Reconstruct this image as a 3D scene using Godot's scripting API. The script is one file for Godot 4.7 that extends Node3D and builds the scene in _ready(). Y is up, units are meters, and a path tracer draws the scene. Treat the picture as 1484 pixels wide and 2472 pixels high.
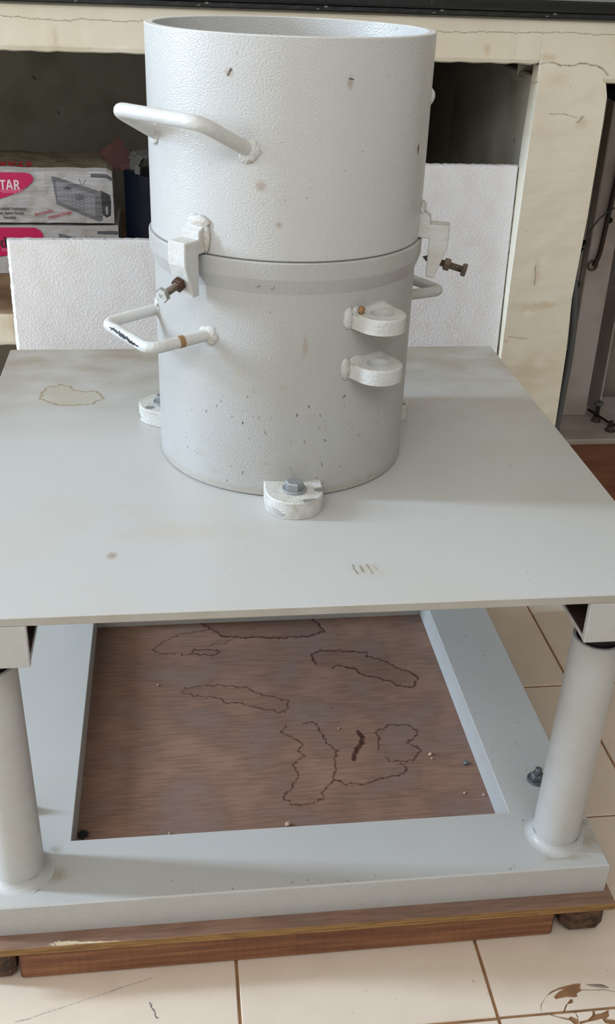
extends Node3D
# A soil laboratory corner: a grey vibrating table with a two-part steel mould, in front of a built-in masonry bench.
# The deck's top lies at y = T; the mould's axis is x = 0, z = 0. Floor at y = 0.

const T := 0.53
var taken := {}

# ---------------------------------------------------------------- mesh helpers
class MB:
	var v := PackedVector3Array()
	var n := PackedVector3Array()
	var u := PackedVector2Array()
	func tri(a: Vector3, b: Vector3, c: Vector3, na: Vector3, nb: Vector3, nc: Vector3, ua := Vector2.ZERO, ub := Vector2.ZERO, uc := Vector2.ZERO) -> void:
		if (b - a).cross(c - a).dot(na + nb + nc) > 0.0:
			v.append_array([a, c, b]); n.append_array([na, nc, nb]); u.append_array([ua, uc, ub])
		else:
			v.append_array([a, b, c]); n.append_array([na, nb, nc]); u.append_array([ua, ub, uc])
	func quad(a: Vector3, b: Vector3, c: Vector3, d: Vector3, out: Vector3, ua := Vector2.ZERO, ub := Vector2.ZERO, uc := Vector2.ZERO, ud := Vector2.ZERO) -> void:
		var nn := (b - a).cross(c - a)
		if nn.length() < 1e-12:
			nn = (c - a).cross(d - a)
		nn = nn.normalized()
		if nn.dot(out) < 0.0:
			nn = -nn
		tri(a, b, c, nn, nn, nn, ua, ub, uc)
		tri(a, c, d, nn, nn, nn, ua, uc, ud)
	func squad(p: Array, q: Array, w := [Vector2.ZERO, Vector2.ZERO, Vector2.ZERO, Vector2.ZERO]) -> void:   # smooth quad: four points, four normals
		tri(p[0], p[1], p[2], q[0], q[1], q[2], w[0], w[1], w[2])
		tri(p[0], p[2], p[3], q[0], q[2], q[3], w[0], w[2], w[3])
	func add(o: MB, x := Transform3D.IDENTITY) -> MB:
		var mirrored := x.basis.determinant() < 0.0
		for i in o.v.size():
			var j := i if not mirrored else i - i % 3 + 2 - i % 3
			v.append(x * o.v[j]); n.append((x.basis * o.n[j]).normalized()); u.append(o.u[j])
		return self
	func moved(x: Transform3D) -> MB:
		return MB.new().add(self, x)
	func uv_plan(r: Rect2, axis := 1) -> MB:       # UVs from the position: seen along y (x, z) or along z (x, y)
		for i in v.size():
			var p := Vector2(v[i].x, v[i].z) if axis == 1 else Vector2(v[i].x, -v[i].y)
			u[i] = (p - r.position) / r.size
		return self
	func jitter(amount: float, freq: float, seed_at: int) -> MB:
		var f := FastNoiseLite.new()
		f.seed = seed_at; f.frequency = freq
		for i in v.size():
			var p := v[i]
			v[i] = p + Vector3(f.get_noise_3dv(p), f.get_noise_3dv(p + Vector3(31, 7, 3)), f.get_noise_3dv(p + Vector3(5, 57, 13))) * amount
		return self

func mesh_of(pairs: Array) -> ArrayMesh:           # [MB, material, MB, material ...]
	var am := ArrayMesh.new()
	for k in range(0, pairs.size(), 2):
		var m: MB = pairs[k]
		if m.v.is_empty():
			print("empty surface ", k)
			continue
		var a := []
		a.resize(Mesh.ARRAY_MAX)
		a[Mesh.ARRAY_VERTEX] = m.v; a[Mesh.ARRAY_NORMAL] = m.n; a[Mesh.ARRAY_TEX_UV] = m.u
		am.add_surface_from_arrays(Mesh.PRIMITIVE_TRIANGLES, a)
		am.surface_set_material(am.get_surface_count() - 1, pairs[k + 1])
	return am

func numbered(called: String) -> String:
	if not taken.has(called):
		taken[called] = 0
		return called
	taken[called] += 1
	return "%s_%03d" % [called, taken[called]]

func part(called: String, pairs: Array, parent: Node3D, at := Transform3D.IDENTITY, label := "") -> MeshInstance3D:
	var o := MeshInstance3D.new()
	o.name = called
	var k := 0
	while parent.has_node(NodePath(o.name)):
		k += 1
		o.name = "%s_%03d" % [called, k]
	o.mesh = mesh_of(pairs)
	o.transform = at
	o.cast_shadow = GeometryInstance3D.SHADOW_CASTING_SETTING_ON
	parent.add_child(o, true)
	if label:
		o.set_meta("label", label)
	return o

func thing(called: String, label: String, category: String, at := Vector3.ZERO, group := "") -> Node3D:
	var o := Node3D.new()
	o.name = numbered(called)
	o.position = at
	add_child(o, true)
	tag(o, label, category, group)
	return o

func tag(o: Node, label: String, category: String, group := "") -> void:
	o.set_meta("label", label)
	o.set_meta("category", category)
	if group:
		o.set_meta("group", group)

func lone(called: String, pairs: Array, label: String, category: String, at := Transform3D.IDENTITY, group := "") -> MeshInstance3D:
	var o := part(numbered(called), pairs, self, at)
	tag(o, label, category, group)
	return o

func struct(called: String, pairs: Array, label := "") -> MeshInstance3D:
	var o := part(called, pairs, self)
	o.set_meta("kind", "structure")
	if label:
		o.set_meta("label", label)
	return o

# box with chamfered edges; UVs in metres per face
func box(size: Vector3, at := Vector3.ZERO, ch := 0.0015) -> MB:
	var m := MB.new()
	var h := size * 0.5
	ch = minf(ch, minf(h.x, minf(h.y, h.z)) * 0.9)
	for ax in 3:
		var b := (ax + 1) % 3
		var c := (ax + 2) % 3
		for s: float in [-1.0, 1.0]:
			var ps := []
			for w: Array in [[-1, -1], [1, -1], [1, 1], [-1, 1]]:
				var p := Vector3.ZERO
				p[ax] = s * h[ax]; p[b] = w[0] * (h[b] - ch); p[c] = w[1] * (h[c] - ch)
				ps.append(p)
			var out := Vector3.ZERO
			out[ax] = s
			var us := ps.map(func(p): return Vector2(p[b], p[c]))
			m.quad(ps[0] + at, ps[1] + at, ps[2] + at, ps[3] + at, out, us[0], us[1], us[2], us[3])
	if ch > 0.0:
		for ax in 3:
			var b := (ax + 1) % 3
			var c := (ax + 2) % 3
			for sb: float in [-1.0, 1.0]:
				for sc: float in [-1.0, 1.0]:
					var p1 := Vector3.ZERO
					var p2 := Vector3.ZERO
					p1[b] = sb * h[b]; p1[c] = sc * (h[c] - ch)
					p2[b] = sb * (h[b] - ch); p2[c] = sc * h[c]
					var e := Vector3.ZERO
					e[ax] = h[ax] - ch
					var out := Vector3.ZERO
					out[b] = sb; out[c] = sc
					var q := Vector2(p1[b], p1[c])
					m.quad(p1 - e + at, p1 + e + at, p2 + e + at, p2 - e + at, out, Vector2(-e[ax], q.x), Vector2(e[ax], q.x), Vector2(e[ax], q.y), Vector2(-e[ax], q.y))
		for sx: float in [-1.0, 1.0]:
			for sy: float in [-1.0, 1.0]:
				for sz: float in [-1.0, 1.0]:
					var s := Vector3(sx, sy, sz)
					var a := Vector3(h.x, h.y - ch, h.z - ch) * s + at
					var b2 := Vector3(h.x - ch, h.y, h.z - ch) * s + at
					var c2 := Vector3(h.x - ch, h.y - ch, h.z) * s + at
					var nn := s.normalized()
					m.tri(a, b2, c2, nn, nn, nn)
	return m

func span(lo: Vector3, hi: Vector3, ch := 0.0015) -> MB:
	return box((hi - lo).abs(), (lo + hi) * 0.5, ch)

# surface of revolution about y; profile [Vector2(r, y) ...] with the outside on its right when walked upwards; vertices are split at each segment
func lathe(profile: Array, segs := 96, v0 := 0.0, v1 := 1.0) -> MB:
	var m := MB.new()
	for k in profile.size() - 1:
		var a: Vector2 = profile[k]
		var b: Vector2 = profile[k + 1]
		var t := (b - a).normalized()
		var nr := Vector2(t.y, -t.x)
		for i in segs:
			var g0 := TAU * i / segs
			var g1 := TAU * (i + 1) / segs
			var d0 := Vector3(sin(g0), 0, cos(g0))
			var d1 := Vector3(sin(g1), 0, cos(g1))
			var up := Vector3.UP
			var p := [d0 * a.x + up * a.y, d1 * a.x + up * a.y, d1 * b.x + up * b.y, d0 * b.x + up * b.y]
			var n0 := d0 * nr.x + up * nr.y
			var n1 := d1 * nr.x + up * nr.y
			var fu := func(g: float) -> float: return fposmod(g / TAU + 0.5, 1.0)
			var ua: float = fu.call(g0)
			var ub: float = ua + 1.0 / segs
			var fv := func(y: float) -> float: return 1.0 - (y - v0) / (v1 - v0)
			m.squad(p, [n0, n1, n1, n0], [Vector2(ua, fv.call(a.y)), Vector2(ub, fv.call(a.y)), Vector2(ub, fv.call(b.y)), Vector2(ua, fv.call(b.y))])
	return m

func rounded_path(pts: Array, r: float, steps := 6) -> Array:
	var out := [pts[0]]
	for i in range(1, pts.size() - 1):
		var p: Vector3 = pts[i]
		var a: Vector3 = p + (pts[i - 1] - p).normalized() * r
		var b: Vector3 = p + (pts[i + 1] - p).normalized() * r
		for k in steps + 1:
			var t := float(k) / steps
			out.append(a.lerp(p, t).lerp(p.lerp(b, t), t))
	out.append(pts[-1])
	return out

func tube(pts: Array, r: float, sides := 16, caps := true) -> MB:
	var m := MB.new()
	var rings := []
	var ns := []
	var side := Vector3.ZERO
	var run := 0.0
	var vs := []
	for i in pts.size():
		var d: Vector3 = ((pts[mini(i + 1, pts.size() - 1)] as Vector3) - (pts[maxi(i - 1, 0)] as Vector3)).normalized()
		if side == Vector3.ZERO:
			side = d.cross(Vector3.UP if absf(d.y) < 0.9 else Vector3.RIGHT).normalized()
		side = (side - d * side.dot(d)).normalized()
		var up := d.cross(side)
		var ring := []
		var nn := []
		for k in sides:
			var g := TAU * k / sides
			var o := side * cos(g) + up * sin(g)
			ring.append((pts[i] as Vector3) + o * r); nn.append(o)
		rings.append(ring); ns.append(nn)
		if i > 0:
			run += (pts[i] as Vector3).distance_to(pts[i - 1])
		vs.append(run)
	for i in pts.size() - 1:
		for k in sides:
			var k2 := (k + 1) % sides
			m.squad([rings[i][k], rings[i][k2], rings[i + 1][k2], rings[i + 1][k]], [ns[i][k], ns[i][k2], ns[i + 1][k2], ns[i + 1][k]],
				[Vector2(float(k) / sides, vs[i]), Vector2((k + 1.0) / sides, vs[i]), Vector2((k + 1.0) / sides, vs[i + 1]), Vector2(float(k) / sides, vs[i + 1])])
	if caps:
		for e in [0, pts.size() - 1]:
			var d: Vector3 = (pts[e] as Vector3) - (pts[1 if e == 0 else e - 1] as Vector3)
			d = d.normalized()
			for k in sides:
				m.tri(pts[e], rings[e][k], rings[e][(k + 1) % sides], d, d, d)
	return m

# polygon (in x, z) raised from y0 to y1, with a chamfer round its top edge
func prism(poly: PackedVector2Array, y0: float, y1: float, ch := 0.0, both := false) -> MB:
	var m := MB.new()
	var top := poly
	if ch > 0.0:
		var inset := Geometry2D.offset_polygon(poly, -ch, Geometry2D.JOIN_MITER)
		if inset.size() == 1 and inset[0].size() == poly.size():
			top = inset[0]
			var best := 0
			for k in top.size():
				if top[k].distance_to(poly[0]) < top[best].distance_to(poly[0]):
					best = k
			var turned := PackedVector2Array()
			var same := Geometry2D.is_polygon_clockwise(top) == Geometry2D.is_polygon_clockwise(poly)
			for k in top.size():
				turned.append(top[posmod(best + (k if same else -k), top.size())])
			top = turned
		else:
			ch = 0.0
	var idx := Geometry2D.triangulate_polygon(top)
	for k in range(0, idx.size(), 3):
		var q := []
		for j in 3:
			q.append(top[idx[k + j]])
		var a := Vector3(q[0].x, y1, q[0].y)
		var b := Vector3(q[1].x, y1, q[1].y)
		var c := Vector3(q[2].x, y1, q[2].y)
		m.tri(a, b, c, Vector3.UP, Vector3.UP, Vector3.UP, q[0], q[1], q[2])
		m.tri(a + Vector3(0, y0 - y1, 0), b + Vector3(0, y0 - y1, 0), c + Vector3(0, y0 - y1, 0), Vector3.DOWN, Vector3.DOWN, Vector3.DOWN, q[0], q[1], q[2])
	var sgn := -1.0 if Geometry2D.is_polygon_clockwise(poly) else 1.0
	for k in poly.size():
		var p := poly[k]
		var q := poly[(k + 1) % poly.size()]
		var e := (q - p).normalized()
		var o := Vector3(e.y, 0, -e.x) * sgn
		var low := y0 + (ch if both else 0.0)
		m.quad(Vector3(p.x, low, p.y), Vector3(q.x, low, q.y), Vector3(q.x, y1 - ch, q.y), Vector3(p.x, y1 - ch, p.y), o, p, q, q, p)
		if ch > 0.0:
			var p2 := top[k]
			var q2 := top[(k + 1) % poly.size()]
			if both:
				m.quad(Vector3(p.x, low, p.y), Vector3(q.x, low, q.y), Vector3(q2.x, y0, q2.y), Vector3(p2.x, y0, p2.y), o + Vector3.DOWN, p, q, q2, p2)
			m.quad(Vector3(p.x, y1 - ch, p.y), Vector3(q.x, y1 - ch, q.y), Vector3(q2.x, y1, q2.y), Vector3(p2.x, y1, p2.y), o + Vector3.UP, p, q, q2, p2)
	return m

func hexagon(r: float) -> PackedVector2Array:
	var p := PackedVector2Array()
	for k in 6:
		p.append(Vector2(cos(TAU * k / 6 + 0.3), sin(TAU * k / 6 + 0.3)) * r)
	return p

func disc(r: float, y0: float, y1: float, ch: float, segs := 24, hole := 0.0) -> MB:
	return lathe([Vector2(hole, y0), Vector2(r, y0), Vector2(r, y1 - ch), Vector2(r - ch, y1), Vector2(hole, y1)], segs, y0, y1)

func blob(size: Vector3, seed_at: int, rough := 0.25, rings := 12, segs := 18) -> MB:
	var f := FastNoiseLite.new()
	f.seed = seed_at; f.frequency = 1.3
	var pos := func(i: int, k: int) -> Vector3:
		var a := PI * i / rings
		var g := TAU * (k % segs) / segs
		var d := Vector3(sin(a) * cos(g), cos(a), sin(a) * sin(g))
		return d * size * (1.0 + rough * f.get_noise_3dv(d))
	var m := MB.new()
	for i in rings:
		for k in segs:
			var ps := [pos.call(i, k), pos.call(i, k + 1), pos.call(i + 1, k + 1), pos.call(i + 1, k)]
			var nn := ps.map(func(p): return ((p as Vector3) / (size * size)).normalized())
			m.squad(ps, nn)
	return m

# frame that puts local x along the tangent, y up, z outwards at an angle round the mould's axis
func polar(deg: float, r: float, y: float) -> Transform3D:
	var g := deg_to_rad(deg)
	return Transform3D(Basis(Vector3.UP, g), Vector3(sin(g) * r, y, cos(g) * r))

# ---------------------------------------------------------------- textures
func noise(freq: float, seed_at: int, octaves := 4, kind := FastNoiseLite.TYPE_SIMPLEX_SMOOTH) -> FastNoiseLite:
	var f := FastNoiseLite.new()
	f.noise_type = kind; f.seed = seed_at; f.frequency = freq; f.fractal_octaves = octaves
	return f

# base colour with broad clouds of a second colour and a fine grain
func ground(w: int, h: int, base: Color, dirt: Color, amount: float, freq: float, seed_at: int, grain := 0.012, stretch := Vector2.ONE) -> Image:
	var im := Image.create(w, h, false, Image.FORMAT_RGB8)
	var f := noise(freq, seed_at)
	var g := noise(0.35, seed_at + 1, 2)
	for y in h:
		for x in w:
			var a := clampf((f.get_noise_2d(x * stretch.x, y * stretch.y) + 0.15) * 1.4, 0.0, 1.0) * amount
			var c := base.lerp(dirt, a)
			var k := 1.0 + grain * g.get_noise_2d(x, y)
			im.set_pixel(x, y, Color(c.r * k, c.g * k, c.b * k))
	return im

func dot(im: Image, x: int, y: int, c: Color, a: float) -> void:
	if x >= 0 and y >= 0 and x < im.get_width() and y < im.get_height():
		im.set_pixel(x, y, im.get_pixel(x, y).lerp(c, clampf(a, 0.0, 1.0)))

func stroke(im: Image, pts: Array, width: float, c: Color, a: float, wobble := 0.0, seed_at := 1) -> void:
	var f := noise(0.06, seed_at, 3)
	for k in pts.size() - 1:
		var p: Vector2 = pts[k]
		var q: Vector2 = pts[k + 1]
		var steps := maxi(1, int(p.distance_to(q) * 1.3))
		for s in steps:
			var o := p.lerp(q, float(s) / steps)
			if wobble > 0.0:
				o += Vector2(f.get_noise_2dv(o), f.get_noise_2dv(o + Vector2(90, 40))) * wobble
			var w := width * (1.0 + 0.5 * f.get_noise_2dv(o * 2.0 + Vector2(7, 300)))
			var r := int(ceil(w * 0.5))
			for dy in range(-r, r + 1):
				for dx in range(-r, r + 1):
					var d := Vector2(dx, dy).length()
					if d <= w * 0.5 + 0.5:
						dot(im, int(o.x) + dx, int(o.y) + dy, c, a * clampf(w * 0.5 + 0.5 - d, 0.0, 1.0) * 0.6)

func blot(im: Image, at: Vector2, rx: float, ry: float, c: Color, a: float, seed_at := 1, hard := 0.25) -> void:
	var f := noise(2.2 / maxf(rx, ry), seed_at, 4)
	for y in range(int(at.y - ry * 1.5), int(at.y + ry * 1.5) + 1):
		for x in range(int(at.x - rx * 1.5), int(at.x + rx * 1.5) + 1):
			var d := Vector2((x - at.x) / rx, (y - at.y) / ry).length() + 0.45 * f.get_noise_2d(x, y)
			if d < 1.0:
				dot(im, x, y, c, a * clampf((1.0 - d) / hard, 0.0, 1.0))

func fill(im: Image, poly: Array, c: Color, a: float) -> void:
	var pp := PackedVector2Array(poly)
	var lo := pp[0]
	var hi := pp[0]
	for p in pp:
		lo = lo.min(p); hi = hi.max(p)
	for y in range(int(lo.y), int(hi.y) + 1):
		for x in range(int(lo.x), int(hi.x) + 1):
			if Geometry2D.is_point_in_polygon(Vector2(x, y), pp):
				dot(im, x, y, c, a)

func specks(im: Image, count: int, seed_at: int, c: Color, a: float, longest: float, area := Rect2(0, 0, 1, 1)) -> void:
	var r := RandomNumberGenerator.new()
	r.seed = seed_at
	var wh := Vector2(im.get_size())
	for k in count:
		var p := (area.position + Vector2(r.randf(), r.randf()) * area.size) * wh
		var d := Vector2.from_angle(r.randf_range(0.9, 2.4)) * r.randf_range(0.5, longest)
		stroke(im, [p, p + d], r.randf_range(0.8, 2.2), c, a * r.randf_range(0.4, 1.0), 0.0, k)

func tex(im: Image) -> ImageTexture:
	return ImageTexture.create_from_image(im)

func bump_noise(freq: float, seed_at: int, octaves := 3, kind := FastNoiseLite.TYPE_SIMPLEX_SMOOTH, side := 512) -> NoiseTexture2D:
	var t := NoiseTexture2D.new()
	t.width = side; t.height = side; t.seamless = true
	t.noise = noise(freq, seed_at, octaves, kind)
	return t

func mat(called: String, c: Color, rough: float, metal := 0.0) -> StandardMaterial3D:
	var m := StandardMaterial3D.new()
	m.resource_name = called
	m.albedo_color = c; m.roughness = rough; m.metallic = metal
	return m

func textured(called: String, t: Texture2D, rough: float, relief: Texture2D = null, deep := 0.0, repeat := Vector3.ONE, tri := false) -> StandardMaterial3D:
	var m := mat(called, Color.WHITE, rough)
	m.albedo_texture = t
	if relief:
		m.heightmap_enabled = true
		m.heightmap_texture = relief
		m.heightmap_scale = deep
	m.uv1_scale = repeat
	if tri:
		m.uv1_triplanar = true
		m.uv1_world_triplanar = true
	return m

# metres to pixels of a texture that covers a rectangle of a plane
func to_px(pts: Array, r: Rect2, wh: Vector2) -> Array:
	return pts.map(func(p): return ((p as Vector2) - r.position) / r.size * wh)

func pairs2(flat: Array) -> Array:
	var out := []
	for k in range(0, flat.size(), 2):
		out.append(Vector2(flat[k], flat[k + 1]))
	return out

var M := {}

func make_materials() -> void:
	var grime := Color(0.24, 0.21, 0.18)
	var tan := Color(0.66, 0.57, 0.46)
	var peel := bump_noise(0.085, 5, 2)
	var peel_wide := NoiseTexture2D.new()
	peel_wide.width = 2048; peel_wide.height = 584; peel_wide.seamless = true
	peel_wide.noise = noise(0.15, 6, 2)
	M.peel = peel
	# plain grey enamel, used on small castings and legs
	var im := ground(512, 512, PAINT, Color(0.66, 0.63, 0.59), 0.18, 0.008, 11)
	specks(im, 26, 12, grime, 0.6, 3.0)
	M.paint = textured("grey enamel", tex(im), 0.42, peel, 0.025, Vector3(7, 7, 7), true)
	# castings with chalky worn paint
	im = ground(512, 512, Color(0.755, 0.752, 0.738), Color(0.70, 0.655, 0.585), 0.45, 0.014, 21)
	specks(im, 45, 22, Color(0.3, 0.28, 0.25), 0.6, 4.0)
	M.chalk = textured("chalky worn enamel", tex(im), 0.55, peel, 0.06, Vector3(4, 4, 4), true)
	im = ground(256, 256, Color(0.775, 0.765, 0.74), Color(0.66, 0.63, 0.57), 0.5, 0.022, 27)
	for k in 7:
		blot(im, Vector2((k * 97) % 256, (k * 151) % 256), 16 + 5 * (k % 4), 9 + k % 9, Color(0.47, 0.47, 0.45), 0.9, k + 3, 0.12)
	M.chipped = textured("enamel chipped down to grey primer", tex(im), 0.55, peel, 0.06, Vector3(9, 9, 9), true)
	# lower mould: specks and rub marks, most of them low down
	im = ground(1536, 512, Color(0.668, 0.66, 0.645), Color(0.65, 0.62, 0.57), 0.22, 0.006, 31)
	specks(im, 80, 32, grime, 0.75, 8.0, Rect2(0.35, 0.55, 0.4, 0.42))
	specks(im, 50, 33, grime, 0.6, 8.0, Rect2(0, 0.1, 1, 0.9))
	specks(im, 200, 34, Color(0.55, 0.52, 0.48), 0.35, 9.0)
	for k in 14:
		blot(im, Vector2(560 + (k * 131) % 420, 180 + (k * 89) % 300), 10 + k % 7, 7 + k % 9, tan, 0.22, k, 0.8)
	blot(im, Vector2(768 + 12, 170), 6, 26, Color(0.52, 0.40, 0.30), 0.3, 5, 0.7)
	for k in 30:
		blot(im, Vector2((k * 53) % 1536, 500), 46, 14, Color(0.62, 0.57, 0.49), 0.4, k, 0.9)
	M.mould = textured("grey enamel with specks", tex(im), 0.36, peel_wide, 0.035, Vector3(1, 1, 1))
	# upper sleeve
	im = ground(1536, 512, PAINT, Color(0.71, 0.69, 0.65), 0.12, 0.006, 41)
	specks(im, 70, 42, grime, 0.6, 5.0)
	specks(im, 120, 43, Color(0.58, 0.55, 0.50), 0.35, 6.0)
	for w: Array in [[648, 82, 9, 12], [836, 96, 6, 18], [700, 330, 12, 16], [730, 420, 7, 10]]:
		blot(im, Vector2(w[0], w[1]), w[2], w[3], Color(0.55, 0.47, 0.40), 0.45, w[0], 0.6)
	stroke(im, [Vector2(646, 88), Vector2(652, 74)], 3, grime, 0.8)
	stroke(im, [Vector2(834, 86), Vector2(842, 89)], 3, grime, 0.8)
	blot(im, Vector2(1010, 265), 4, 14, grime, 0.8, 9, 0.3)
	M.sleeve = textured("grey enamel of the upper sleeve", tex(im), 0.32, peel_wide, 0.036, Vector3(1, 1, 1))
	# deck
	var dr := Rect2(-0.3793, -0.3524, 0.7537, 0.7249)
	var dw := Vector2(1024, 1024)
	im = ground(1024, 1024, PAINT, Color(0.69, 0.66, 0.60), 0.17, 0.004, 51)
	specks(im, 60, 52, grime, 0.45, 4.0)
	specks(im, 160, 53, Color(0.62, 0.58, 0.52), 0.3, 9.0)
	var dust_and_shade := noise(0.011, 55, 4)  # tan dust, with the dimmer light at the deck's rear painted in too
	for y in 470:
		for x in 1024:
			var a := clampf(1.1 - y / 430.0, 0.0, 1.0) * (0.66 + 0.5 * dust_and_shade.get_noise_2d(x * 0.7, y * 1.1))
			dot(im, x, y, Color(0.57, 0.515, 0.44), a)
	var ring := to_px(pairs2([-0.3143, -0.1553, -0.3146, -0.1742, -0.3096, -0.1956, -0.2912, -0.2060, -0.2777, -0.1990, -0.2700, -0.1834, -0.2569, -0.1786, -0.2409, -0.1803, -0.2338, -0.1671, -0.2298, -0.1522, -0.2415, -0.1361, -0.2661, -0.1309, -0.2848, -0.1316, -0.2962, -0.1381, -0.3050, -0.1487]), dr, dw)
	fill(im, ring, Color(0.68, 0.63, 0.50), 0.25)
	stroke(im, ring + [ring[0]], 4.0, Color(0.52, 0.43, 0.28), 0.4, 5.0, 3)
	blot(im, to_px([Vector2(-0.13, 0.22)], dr, dw)[0], 110, 40, Color(0.72, 0.64, 0.56), 0.3, 6, 1.0)
	for p: Array in [[0.045, 0.300, 3, 0.02], [0.052, 0.301, 3, 0.016], [0.060, 0.300, 3, 0.02], [0.066, 0.302, 2, 0.012]]:
		var a: Vector2 = to_px([Vector2(p[0], p[1])], dr, dw)[0]
		stroke(im, [a, a + Vector2(3, p[3] * 1300)], p[2], Color(0.45, 0.42, 0.38), 0.5, 2.0, int(p[0] * 1000))
	blot(im, to_px([Vector2(0.06, 0.31)], dr, dw)[0], 34, 24, Color(0.70, 0.64, 0.56), 0.35, 16, 1.0)
	blot(im, to_px([Vector2(-0.20, 0.266)], dr, dw)[0], 9, 12, Color(0.52, 0.44, 0.35), 0.5, 17, 0.6)
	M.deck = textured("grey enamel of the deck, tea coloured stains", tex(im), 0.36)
	# base frame
	im = ground(1024, 1024, PAINT, Color(0.69, 0.66, 0.60), 0.15, 0.005, 61)
	specks(im, 90, 62, grime, 0.5, 5.0)
	specks(im, 320, 63, Color(0.42, 0.37, 0.31), 0.55, 4.0, Rect2(0.86, 0.25, 0.13, 0.65))
	specks(im, 16, 64, grime, 0.7, 5.0, Rect2(0.3, 0.985, 0.6, 0.010))
	for p: Array in [[0.365, 0.30, 40, 26], [0.37, 0.26, 26, 36], [0.33, 0.326, 50, 10], [-0.285, 0.30, 20, 20], [0.302, 0.27, 14, 18], [-0.29, 0.26, 14, 12]]:
		blot(im, Vector2((p[0] + 0.38) / 0.76, (p[1] + 0.36) / 0.703) * 1024.0, p[2], p[3], Color(0.55, 0.48, 0.38), 0.45, int(p[0] * 999), 0.9)
	M.base = textured("grey enamel of the base frame", tex(im), 0.38)
	# plywood with water rings
	var pr := Rect2(-0.39, -0.39, 0.78, 0.78)
	var pw := Vector2(1024, 1024)
	im = Image.create(1024, 1024, false, Image.FORMAT_RGB8)
	var f1 := noise(0.02, 71, 4)
	var f2 := noise(0.006, 72, 3)
	for y in 1024:
		for x in 1024:
			var g := f1.get_noise_2d(x * 0.6, y * 7.0)
			var b := f2.get_noise_2d(x, y)
			var c := Color(0.565, 0.435, 0.365).lerp(Color(0.35, 0.25, 0.20), clampf(0.30 + g * 0.34 + b * 0.40, 0.0, 1.0)).lerp(Color(0.535, 0.455, 0.425), clampf(b * 1.1, 0.0, 0.5))
			im.set_pixel(x, y, c)
	specks(im, 60, 73, Color(0.2, 0.13, 0.1), 0.5, 5.0)
	var wet := Color(0.24, 0.125, 0.08)
	for s: Array in [[2.6, 0.00, [-0.0841, -0.2490, -0.1066, -0.2467, -0.1313, -0.2419, -0.1558, -0.2283, -0.1711, -0.2107, -0.1819, -0.2004, -0.1623, -0.1880, -0.1364, -0.1879, -0.1170, -0.1821]],
		[3.5, 0.12, [-0.1123, -0.1964, -0.0774, -0.1939, -0.0723, -0.1861, -0.0780, -0.1793, -0.1127, -0.1818, -0.1173, -0.1894, -0.1123, -0.1964]],
		[4.5, 0.35, [-0.1036, -0.2732, -0.0840, -0.2521, -0.0648, -0.2294, -0.0448, -0.2268, -0.0114, -0.2229, 0.0152, -0.2187, 0.0446, -0.2197, 0.0762, -0.2193, 0.1075, -0.2326, 0.0990, -0.2550, 0.0900, -0.2758, 0.0059, -0.2980, -0.0639, -0.2946]],
		[2.5, 0.00, [-0.0858, -0.2045, -0.0812, -0.2090, -0.0635, -0.2092, -0.0496, -0.2207]],
		[2.8, 0.10, [-0.1325, -0.0874, -0.1303, -0.0955, -0.1147, -0.0999, -0.0814, -0.1001, -0.0360, -0.0916, -0.0203, -0.0772, 0.0036, -0.0655, 0.0272, -0.0524, 0.0205, -0.0276, 0.0084, -0.0292, -0.0210, -0.0418, -0.0466, -0.0549, -0.0650, -0.0548, -0.0747, -0.0651, -0.0908, -0.0728, -0.1153, -0.0763, -0.1325, -0.0874]],
		[3.8, 0.15, [0.0824, -0.1418, 0.0754, -0.1699, 0.0935, -0.1785, 0.1210, -0.1765, 0.1666, -0.1668, 0.1690, -0.1561, 0.1927, -0.1456, 0.2115, -0.1219, 0.2316, -0.1070, 0.2395, -0.0948, 0.2265, -0.0729, 0.2045, -0.0762, 0.1907, -0.0902, 0.1720, -0.1015, 0.1478, -0.1116, 0.1430, -0.1271, 0.1151, -0.1359, 0.1038, -0.1300]],
		[2.8, 0.00, [0.0176, 0.0025, 0.0096, 0.0162, 0.0225, 0.0285, 0.0377, 0.0451, 0.0299, 0.0554, 0.0367, 0.0695, 0.0201, 0.0854, 0.0225, 0.0974, 0.0267, 0.1080, 0.0159, 0.1249, -0.0010, 0.1506, 0.0115, 0.1648, 0.0307, 0.1653, 0.0510, 0.1574, 0.0580, 0.1384, 0.0655, 0.1290, 0.0741, 0.1196]],
		[3.0, 0.00, [0.0427, 0.0016, 0.0547, -0.0018, 0.0634, 0.0061, 0.0686, 0.0252, 0.0749, 0.0481, 0.0860, 0.0627, 0.0791, 0.0783, 0.0796, 0.0943, 0.0734, 0.1119, 0.0741, 0.1196, 0.0869, 0.1308, 0.1118, 0.1329, 0.1386, 0.1250, 0.1730, 0.1176, 0.1788, 0.1077, 0.1723, 0.0940]],
		[3.0, 0.08, [0.1486, 0.0287, 0.1622, 0.0183, 0.1789, 0.0124, 0.1995, 0.0169, 0.2122, 0.0309, 0.2009, 0.0471, 0.1879, 0.0544, 0.2031, 0.0640, 0.2073, 0.0753, 0.1921, 0.0889, 0.1778, 0.0944, 0.1636, 0.0906, 0.1536, 0.0844]],
		[7.5, 0.00, [0.1218, 0.0223, 0.1272, 0.0355, 0.1226, 0.0520, 0.1148, 0.0651, 0.1090, 0.0835]],
		[3.0, 0.00, [0.1496, 0.0288, 0.1494, 0.0458, 0.1478, 0.0650]]]:
		var q := to_px(pairs2(s[2]), pr, pw)
		if s[1] > 0.0:
			fill(im, q, wet, float(s[1]) * 0.5)
		stroke(im, q, s[0] * 1.1, wet, 0.45, 6.0, int(s[0] * 10) + q.size())
	blot(im, to_px(pairs2([-0.2663, 0.1935]), pr, pw)[0], 12, 12, Color(0.05, 0.04, 0.04), 0.95, 3, 0.3)
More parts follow.
